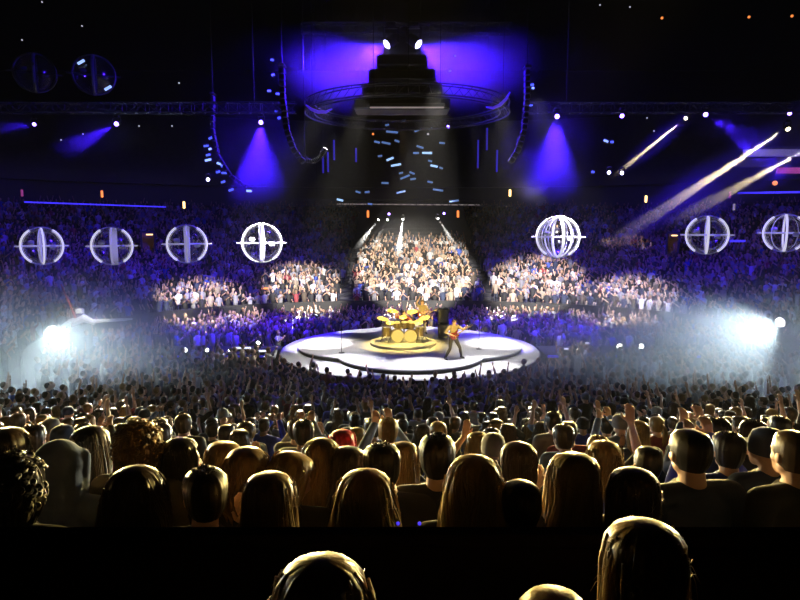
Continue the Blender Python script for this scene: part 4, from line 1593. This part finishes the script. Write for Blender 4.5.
print('PEOPLE', n_people + len(HEROES))


# ================================================================== the uncounted audience beyond
def template(arms):
    """small figure: (verts, faces, zone per vertex) zone 0 top, 1 skin, 2 hair, 3 trousers"""
    V_, F_, Z_ = [], [], []

    def put(mb, z):
        n = len(V_)
        V_.extend(mb.v)
        F_.extend([tuple(i + n for i in f) for f in mb.f])
        Z_.extend([z] * len(mb.v))
    put(MB().loft([[(rx * math.cos(2 * PI * k / 8), ry * math.sin(2 * PI * k / 8), z) for k in range(8)]
                   for z, rx, ry in ((.82, .16, .12), (1.05, .15, .11), (1.3, .19, .12), (1.42, .17, .09), (1.49, .06, .06))]), 0)
    for s in (-1, 1):
        put(MB().tube([(s * .09, .02, .05), (s * .09, .01, .5), (s * .09, 0, .9)], [.05, .06, .085], 6), 3)
    put(MB().tube([(0, 0, 1.46), (0, .01, 1.54)], .05, 6), 1)
    put(MB().ell((0, .02, 1.61), (.078, .095, .115), 8, 6), 1)
    put(MB().ell((0, -.02, 1.65), (.086, .092, .1), 8, 5), 2)
    for s, a in zip((-1, 1), arms):
        e, w = {'d': ((s * .25, -.02, 1.13), (s * .24, .1, .92)), 'u': ((s * .32, .1, 1.55), (s * .24, .14, 1.86)),
                'c': ((s * .27, .12, 1.18), (s * .06, .32, 1.4))}[a]
        put(MB().tube([(s * .18, 0, 1.41), e], [.055, .042], 6), 0)
        put(MB().tube([e, w], [.04, .028], 6), 1)
        put(MB().ell(Vector(w) + (Vector(w) - Vector(e)).normalized() * .06, (.035, .025, .065), 6, 4), 1)
    return np.array(V_, float), F_, np.array(Z_)


TPL = [template(a) for a in ('dd', 'uu', 'du', 'cc', 'ud', 'cc')]
TOPS = np.array([(.02, .02, .022), (.03, .04, .08), (.25, .25, .27), (.62, .62, .64), (.09, .07, .05), (.3, .05, .06), (.06, .1, .4), (.4, .33, .24)])
TOPW = np.array([5.5, 3, 3, 3.2, 1.5, .25, .5, 2]); TOPW = TOPW / TOPW.sum()
SKINS = np.array([(.58, .38, .27), (.5, .3, .2), (.66, .46, .34), (.25, .14, .09)])
HAIRS = np.array([(.02, .015, .01), (.09, .05, .025), (.3, .19, .08), (.04, .03, .02)])


def crowd(name, spots, label):
    vs, fs, cs = [], [], []
    base = 0
    loops, starts, totals = [], [], []
    for x, y, z, rz in spots:
        t = TPL[rng.choice(6, p=[.42, .1, .12, .16, .1, .1])]
        s = rng.uniform(.92, 1.07)
        c, sn = math.cos(rz), math.sin(rz)
        v = t[0] * s
        w = np.stack([v[:, 0] * c - v[:, 1] * sn + x, v[:, 0] * sn + v[:, 1] * c + y, v[:, 2] + z], 1)
        vs.append(w)
        pal = np.stack([TOPS[rng.choice(8, p=TOPW)] * rng.uniform(.7, 1.2), SKINS[rng.choice(4, p=[.4, .3, .2, .1])], HAIRS[rng.integers(4)],
                        np.array((.03, .035, .06))])
        cs.append(pal[t[2]])
        for f in t[1]:
            totals.append(len(f))
            loops.extend(i + base for i in f)
        base += len(v)
    vs, cs = np.concatenate(vs), np.concatenate(cs)
    me = bpy.data.meshes.new(name)
    me.vertices.add(len(vs))
    me.vertices.foreach_set('co', vs.ravel())
    me.loops.add(len(loops))
    me.loops.foreach_set('vertex_index', loops)
    me.polygons.add(len(totals))
    me.polygons.foreach_set('loop_start', np.concatenate([[0], np.cumsum(totals)[:-1]]).astype(int))
    me.polygons.foreach_set('use_smooth', [True] * len(totals))
    me.update(calc_edges=True)
    me.validate()
    a = me.attributes.new('cloth', 'FLOAT_COLOR', 'POINT')
    a.data.foreach_set('color', np.concatenate([np.clip(cs, 0, 1), np.ones((len(cs), 1))], 1).ravel())
    me.materials.append(M_CROWD)
    o = bpy.data.objects.new(name, me)
    COL.objects.link(o)
    tag(o, label, 'crowd', None, 'stuff')
    return o


M_CROWD = attr_mat('audience')
# standing floor round the stage
spots = []
y = NEAR0 + NEAR_P * 17 + .3
while y < 42:
    x = -18.0
    while x < 19.5:
        a, b = x + rng.uniform(-.2, .2), y + rng.uniform(-.2, .2)
        x += .62
        u = (abs(a - CX) / (EA - .5)) ** EN + (abs(b - CY) / (EB - .5)) ** EN
        kk = int((b - NEAR0) / NEAR_P)
        zf = near_z(kk) if kk < NEAR_N else 0.0
        if (u > 1 and kk >= NEAR_N) or abs(a) > .68 * b + 4:
            continue
        if math.hypot(a - SX, b - SY) < 6.7 or (abs(b - SY) < 1.45 and -13.2 < a < 14.4):
            continue
        if math.hypot(a - JB.x, b - JB.y) < 1.5 or math.hypot(a - PH.x, b - PH.y) < .7:
            continue
        spots.append((a, b, zf, face_stage(a, b) + rng.uniform(-.3, .3)))
    y += .62
for k in range(0, 17):
    y = NEAR0 + NEAR_P * (k + .5)
    for sd in (-1, 1):
        for i in range(5):
            x = sd * (.672 * y + .95 + .7 * i + rng.uniform(-.1, .1))
            spots.append((x, y + rng.uniform(-.1, .1), near_z(k), face_stage(x, y) + rng.uniform(-.2, .2)))
print('FLOOR', len(spots))
crowd('floor_audience', spots, 'packed standing audience on the arena floor around the round stage')
# tiers behind the stage
spots = []
for k in range(N_ROWS):
    off = PITCH_ROW * (k + .5)
    prev, acc, th = ell_pt(TH0, off), 0.0, TH0
    while th < TH1:
        th += R(.12)
        p = ell_pt(th, off)
        acc += (p - prev).length
        prev = p
        if acc < .5:
            continue
        acc = rng.uniform(-.08, .08)
        if rng.random() < .06 or abs(p.x) > .66 * p.y + 1:
            continue
        if p.y > 36 and (-4.3 < p.x < -3.3 or 5.6 < p.x < 6.6):
            continue
        if k > 17 and -3.5 < p.x < 5.8:
            continue
        dg_ = math.degrees(th) % 22.5
        if p.y <= 36.5 and dg_ < 1.6:
            continue
        q = at(265, 300, 42.5)
        if abs(p.x - q.x) < .75 and abs(p.y - 42.9) < 1.4:
            continue
        z = row_z(k)
        spots.append((p.x, p.y, z, face_stage(p.x, p.y) + rng.uniform(-.25, .25)))
print('TIERS', len(spots))
crowd('tier_audience', spots, 'audience filling the seating tiers behind and beside the round stage')
# ================================================================== light and haze
w = bpy.data.worlds.new('World')
SC.world = w
w.use_nodes = True
w.node_tree.nodes['Background'].inputs['Color'].default_value = (.02, .03, .12, 1)
w.node_tree.nodes['Background'].inputs['Strength'].default_value = 0.0


def volume(name, density, col=(1, 1, 1), g=0.0):
    m = bpy.data.materials.new(name)
    m.use_nodes = True
    nt = m.node_tree
    nt.nodes.clear()
    out = nt.nodes.new('ShaderNodeOutputMaterial')
    v = nt.nodes.new('ShaderNodeVolumeScatter')
    v.inputs['Color'].default_value = (*col, 1)
    v.inputs['Density'].default_value = density
    v.inputs['Anisotropy'].default_value = g
    nt.links.new(v.outputs[0], out.inputs['Volume'])
    return m, nt, v


HAZE = .00022
m, nt, v = volume('thin_haze', HAZE)
hz = MB().box((0, 43, 13.4), (90, 82, 26.6)).build('haze', m, smooth=False)
tag(hz, 'thin even stage haze filling the whole hall', 'haze', None, 'stuff')


def smoke(name, c, r, density, scale, label):
    m, nt, v = volume(name + '_volume', density)
    tc = nt.nodes.new('ShaderNodeTexCoord')
    ln = nt.nodes.new('ShaderNodeVectorMath'); ln.operation = 'LENGTH'
    nt.links.new(tc.outputs['Object'], ln.inputs[0])
    mr = nt.nodes.new('ShaderNodeMapRange')
    mr.interpolation_type = 'SMOOTHERSTEP'
    mr.inputs['From Min'].default_value = 1.0
    mr.inputs['From Max'].default_value = .15
    nt.links.new(ln.outputs['Value'], mr.inputs['Value'])
    no = nt.nodes.new('ShaderNodeTexNoise')
    no.inputs['Scale'].default_value = scale
    no.inputs['Detail'].default_value = 2
    nt.links.new(tc.outputs['Object'], no.inputs['Vector'])
    m2 = nt.nodes.new('ShaderNodeMapRange')
    m2.inputs['From Min'].default_value = .32
    m2.inputs['From Max'].default_value = .66
    m2.inputs['To Min'].default_value = .25
    nt.links.new(no.outputs['Fac'], m2.inputs['Value'])
    mu = nt.nodes.new('ShaderNodeMath'); mu.operation = 'MULTIPLY'
    nt.links.new(mr.outputs['Result'], mu.inputs[0])
    nt.links.new(m2.outputs['Result'], mu.inputs[1])
    m3 = nt.nodes.new('ShaderNodeMath'); m3.operation = 'MULTIPLY'
    nt.links.new(mu.outputs[0], m3.inputs[0])
    m3.inputs[1].default_value = density
    nt.links.new(m3.outputs[0], v.inputs['Density'])
    o = MB().ell((0, 0, 0), (1, 1, 1), 24, 14).build(name, m)
    o.location, o.scale = c, r
    tag(o, label, 'smoke', None, 'stuff')
    return o


smoke('smoke', at(700, 366, 21.5), (10.5, 5.5, 4.0), .34, 2.0, 'bank of white smoke over the floor crowd in the right spotlight')
smoke('smoke', at(45, 362, 22), (9.5, 5.5, 4.6), .22, 1.6, 'bank of pale smoke over the floor crowd in the left spotlight')

for px, py, Y, rx, ry, rz_, dens, lb in (  # denser haze added round the lamps so that their glow shows
        (250, 152, 30, 3.0, 2.2, 3.0, .065, 'added haze pocket glowing blue under the lamp left of the tall speaker line'),
        (549, 150, 30, 3.0, 2.2, 3.0, .065, 'added haze pocket glowing blue under the lamp right of the tall speaker line'),
        (350, 62, 28.5, 4.4, 2.6, 2.5, .16, 'added haze pocket glowing blue left of the two biggest lamps'),
        (458, 62, 28.5, 4.4, 2.6, 2.5, .16, 'added haze pocket glowing blue right of the two biggest lamps'),
        (95, 136, 30, 2.6, 2.0, 1.6, .035, 'small added haze pocket at the blue lamp on the left truss'),
        (20, 128, 30, 1.6, 1.6, 1.0, .03, 'small added haze pocket at the blue lamp nearest the left edge'),
        (725, 124, 30, 2.2, 2.0, 1.4, .035, 'small added haze pocket at the blue lamp on the right truss')):
    smoke('added_haze_pocket', at(px, py, Y), (rx, ry, rz_), dens, 1.3, lb)

# --- the two brightest lamps high above the stage, blue beams down to both sides
for px, tx, side in ((391, -15, 'left'), (414, 15.5, 'right')):
    p = head(px, 41, 29.3, (tx, 20, 2), 'blue_white', '%s one of the two big glaring lamps high above the stage' % side, 1.9)
    spot('blue_beam', p, (tx, 30, 6), 19000, BLUE, 95, 1.0, .1)
# --- blue lamps along the trusses
for px, py, Y, tgt, wts, ang, lb, sc in (
        (261, 122, 30, (-7.5, 32, 0), 26000, 56, 'glaring blue lamp with a beam straight down left of the tall speaker line', .9),
        (557, 116, 30, (7.2, 32, 0), 26000, 56, 'glaring blue lamp with a beam straight down right of the tall speaker line', .95),
        (117, 123.5, 30, (-26, 27, 4), 15000, 28, 'glaring blue lamp throwing a beam down to the left, on the left truss', .9),
        (35, 124, 30, (-34, 29, 10), 6000, 24, 'glaring blue lamp nearest the left picture edge on the truss', .75),
        (705, 114, 30, (26, 28, 5), 13000, 30, 'glaring blue lamp on the right truss beaming down to the right', .95),
        (622, 115.5, 30, (9, 44, 3), 5000, 34, 'blue lamp on the right truss between the two glaring ones', .85),
        (789, 113, 30, (30, 30, 9), 5000, 26, 'blue lamp on the right truss nearest the picture edge', .8)):
    p = head(px, py, Y, (tgt[0] * .35, 6, 4), 'blue', lb, sc)
    spot('blue_beam', p, tgt, wts, BLUE, ang, .7, .1)
for px, py, tgt, wts, m, lb in ((208, 179.5, (-12, 30, 12), 900, 'blue_white', 'white lamp at the foot of the blue sparkle cascade on the left'),
                                (609, 172.5, (12, 38, 4), 1500, 'blue_white', 'left one of two close cool lamps right of the stage'),
                                (622, 173, (13, 38, 4), 900, 'blue_white', 'right one of two close cool lamps right of the stage'),
                                (389, 214, (2, 30, 3), 300, 'blue', 'small blue lamp on the low truss above the far crowd'),
                                (444, 213.5, (4, 30, 3), 120, 'blue', 'small dim blue lamp at the right of the low truss'),
                                (448, 127, (4, 30, 5), 300, 'blue', 'lone violet lamp at the top right of the dark rig centre'),
                                (387, 92, (0, 0, 7), 0, 'white_dim', 'small white lamp at the left of the pale crossbar'),
                                (428, 92, (0, 0, 7), 0, 'white_dim', 'small white lamp at the right of the pale crossbar')):
    p = head(px, py, 36 if py < 200 else 45.6, (0, 0, 7), m, lb, .8 if py < 200 else .75)
    if wts:
        spot('cool_beam', p, tgt, wts, (.6, .75, 1), 40, .8, .05)

# --- narrow white beams from the low truss on to the far crowd
for px, py, ex, ey, wts, ang in ((379, 219, 299, 322, 260000, 8), (403, 218.5, 389, 322, 280000, 8), (437.5, 218, 505, 322, 280000, 8), (388, 219, 330, 322, 40000, 5)):
    a, b = at(px, py, 45.5), at(ex, ey, 36.5)
    p = head(px, py, 45.5, a.lerp(b, .5), 'white', 'white lamp on the low truss throwing a narrow beam down over the far crowd', .7,
             'narrow white beam lamps on the low truss')
    spot('white_beam', p, b, wts, WHITE, ang, .3, .04)
smoke('added_haze_pocket', at(405, 236, 43.5), (4.4, 3.0, 2.0), .035, 1.0, 'added haze pocket under the low truss in front of the far crowd')  # local haze added here to make the narrow beams visible
# faint grey shafts from the lamps at the head of the dark rig
for px, py, ex, ey in ((373, 134, 354, 216), (428, 134, 441, 216)):
    p = head(px, py, 38, (0, 0, 7), 'orange' if px < 400 else 'white_dim', 'small %s lamp at the top of a faint grey shaft of light' % ('reddish' if px < 400 else 'white'), .6)
    spot('grey_shaft', p, at(ex, ey, 39), 1700, (.8, .85, 1), 9, .6, .05)

# --- sand coloured beams from the right balcony
for px, py, Y, ex, ey, eY, wts, ang, m, lb in (
        (787, 128, 26, 598, 252, 55, 230000, 3.4, 'warm', 'warm lamp at the head of the bright sand coloured beam on the right'),
        (806, 150, 26, 640, 240, 50, 60000, 4.5, 'warm', 'warm lamp just outside the right edge with the dimmer sand beam'),
        (685, 118.5, 34, 612, 178, 44, 260000, 2.6, 'warm', 'small warm lamp with a thin pale beam down to the two cool lamps')):
    b = at(ex, ey, eY)
    a = at(px, py, Y)
    head(px, py, Y, a.lerp(b, .3) + Vector((-1, -12, 0)), m, lb, .8)
    p = a + (b - a).normalized() * .42
    spot('sand_beam', p, b, wts, (1, .76, .46), ang, .4, .05)

def drift(a, b, r, dens, label):  # extra haze stretched along a beam to make it visible
    o = smoke('added_beam_haze', (a + b) / 2, (r, r, (b - a).length * .62), dens, .9, label)
    o.rotation_euler = (b - a).to_track_quat('Z', 'Y').to_euler()


A_, B_ = at(787, 128, 26), at(598, 252, 55)
drift(A_.lerp(B_, -.12), A_.lerp(B_, .95), 1.4, .22, 'long drift of haze added along the bright sand coloured beam on the right')
A_, B_ = at(806, 150, 26), at(640, 240, 50)
drift(A_.lerp(B_, -.12), A_.lerp(B_, .7), 1.3, .2, 'lower drift of haze added along the dimmer sand coloured beam on the right')
A_, B_ = at(685, 118.5, 34), at(612, 178, 44)
drift(A_.lerp(B_, -.12), A_.lerp(B_, .9), .8, .2, 'thin drift of haze added along the small pale beam on the right')

# --- floor spotlights in the smoke
def ground_spot(px, py, Y, tgt, wts, ang, label, col=COOL):
    p = at(px, py, Y)
    t = empty('floor_spotlight', (p.x, p.y, 0))
    tag(t, label, 'spotlight')
    d = (Vector(tgt) - p).normalized()
    rot = aim(d)
    hz = Vector((0, 0, p.z))
    MB().tube([(0, .35, 0), (0, .35, p.z - .3), (0, .2, p.z - .2), (0, .1, p.z - .05)], .035, 8).lathe([(0, 0), (.25, 0), (.25, .05), (0, .08)], c=(0, .35, 0), seg=18).build('stand', M['black_metal'], t)
    h = MB().lathe([(0, -.42), (.14, -.42), (.2, -.3), (.22, .05), (.24, .12), (.2, .12), (.19, .02)], c=hz, rot=rot, seg=22).build('head', M['black'], t)
    MB().lathe([(.19, .03), (.12, .08), (0, .1)], c=hz, rot=rot, seg=22).build('lens', E['white'], h)
    spot('floor_beam', p + d * .2, tgt, wts, col, ang, .6, .15)


ground_spot(51, 330, 26, at(110, 415, 19), 6800, 58, 'glaring white spotlight over the left floor crowd, under the camera crane')
ground_spot(781, 322, 25, at(600, 400, 18.5), 8500, 52, 'glaring white spotlight over the right floor crowd in the smoke')
# washes from just beyond the two sides of the picture
for x, tx, wts in ((-21.0, -13, 8000), (21.5, 14, 7500)):
    ground_spot(400 + FPX * x / 22, 335, 22, (tx, 19, .5), wts, 80, 'white spotlight at the %s side wall beyond the picture edge' % ('left' if x < 0 else 'right'))

# --- light added to bring out the right balcony front, no fixture
spot('balcony_fill', at(740, 140, 33), at(775, 158, 38), 450, (1, .85, .75), 60, .8, .1)

# --- light added to brighten the white camera crane, no fixture
spot('crane_fill', (JB.x + 2, JB.y - 3, JB.z + 3), (JB.x + .3, JB.y, JB.z + .4), 1400, WHITE, 40, .6, .1)

# --- light on the audience
PALE = (1, .93, .80)
spot('audience_wash', (1.2, 20, 11.2), (1.1, 47, 3.0), 110000, PALE, 20.5, .3, .3)
spot('audience_wash', (-1, 20, 11.2), (-6.4, 42.0, 2.5), 80000, PALE, 15, .5, .3)
spot('audience_wash', (-2, 20, 11.2), (-11.6, 37.2, 1.7), 64000, PALE, 18, .6, .3)
spot('audience_wash', (3, 20, 11.2), (9.2, 42.0, 2.8), 90000, PALE, 17, .5, .3)
spot('audience_wash', (4, 20, 11.2), (13.6, 37.6, 1.8), 64000, PALE, 18, .6, .3)
for x in (-16, 18):
    spot('blue_wash', (x * .4, 31, 16.5), (x, 46, 2), 11000, BLUE, 75, .9, .4)
spot('blue_wash', (.5, 33, 11.5), (.5, 38.5, 0), 4000, BLUE, 80, .8, .4)
spot('blue_wash', (.5, 24, 11.5), (.5, 20.0, 0), 1800, BLUE, 85, .8, .4)
# warm light on the near rows, low from both sides and from the far side of the floor
for x, y, wts in ((-11, 17, 26000), (12, 17, 26000), (-3.5, 17, 13000), (4.5, 17, 13000)):
    spot('warm_backlight', (x, y, 5.6), (x * .1, 3.2, 5.5), wts, (1, .73, .22), 21, .6, .2)
for x in (-7.2, -2.5, 2.7, 7.6):
    spot('cool_backlight', (x, 16.4, 3.5), (x * .8, 8.0, 4.2), 8500, (1, .87, .5), 46, .7, .2)

# --- stage light
for x, y, wts, ang, col in ((-4.2, .2, 17000, 19, WHITE), (4.2, .2, 17000, 19, WHITE), (-2.6, -3.9, 17000, 20, WHITE), (.5, -4.6, 18000, 21, WHITE),
                            (3.1, -4.0, 17000, 18, WHITE), (0, 5.0, 17000, 20, WHITE), (-2.6, 4.2, 11000, 15, WHITE), (2.8, 4.2, 11000, 15, WHITE)):
    spot('stage_light', (SX + x * .8, SY + y * .75, 11.6), (SX + x, SY + y, SZ), wts, col, ang, .5, .1)
for tx, ty, tz, wts, ang in ((-.3, .0, 2.2, 230000, 3.3), (GP.x - SX, GP.y - SY, 2.3, 190000, 2.3), (BP.x - SX, BP.y - SY, 2.4, 210000, 2.4)):
    spot('follow_spot', (SX + tx * 2, -12, 12.0), (SX + tx, SY + ty, tz), wts, GOLD, ang, .4, .15)
spot('gold_stage_light', (SX - .3, SY - .2, 11.6), (SX - .3, SY - .2, SZ), 15000, GOLD, 24, .4, .1)
spot('stage_rim_light', (SX - 3.5, SY, 11.6), (SX - 5.0, SY - 1.2, SZ), 7000, WHITE, 42, .5, .2)
spot('stage_rim_light', (SX + 3.5, SY, 11.6), (SX + 5.0, SY - 1.2, SZ), 7000, WHITE, 42, .5, .2)

cy = SC.cycles
cy.use_denoising = True
cy.use_adaptive_sampling = False
cy.max_bounces = 4
cy.diffuse_bounces = 2
cy.glossy_bounces = 2
cy.transmission_bounces = 2
cy.volume_bounces = 0
cy.transparent_max_bounces = 8
cy.sample_clamp_indirect = 4
cy.sample_clamp_direct = 0
cy.use_light_tree = True
cy.volume_step_rate = 1.0
cy.volume_max_steps = 128
vs = SC.view_settings
SC.display_settings.display_device = 'sRGB'
vs.view_transform = 'Standard'
vs.look = 'None'
vs.exposure = 0.0
vs.gamma = 1.0
vs.use_curve_mapping = False
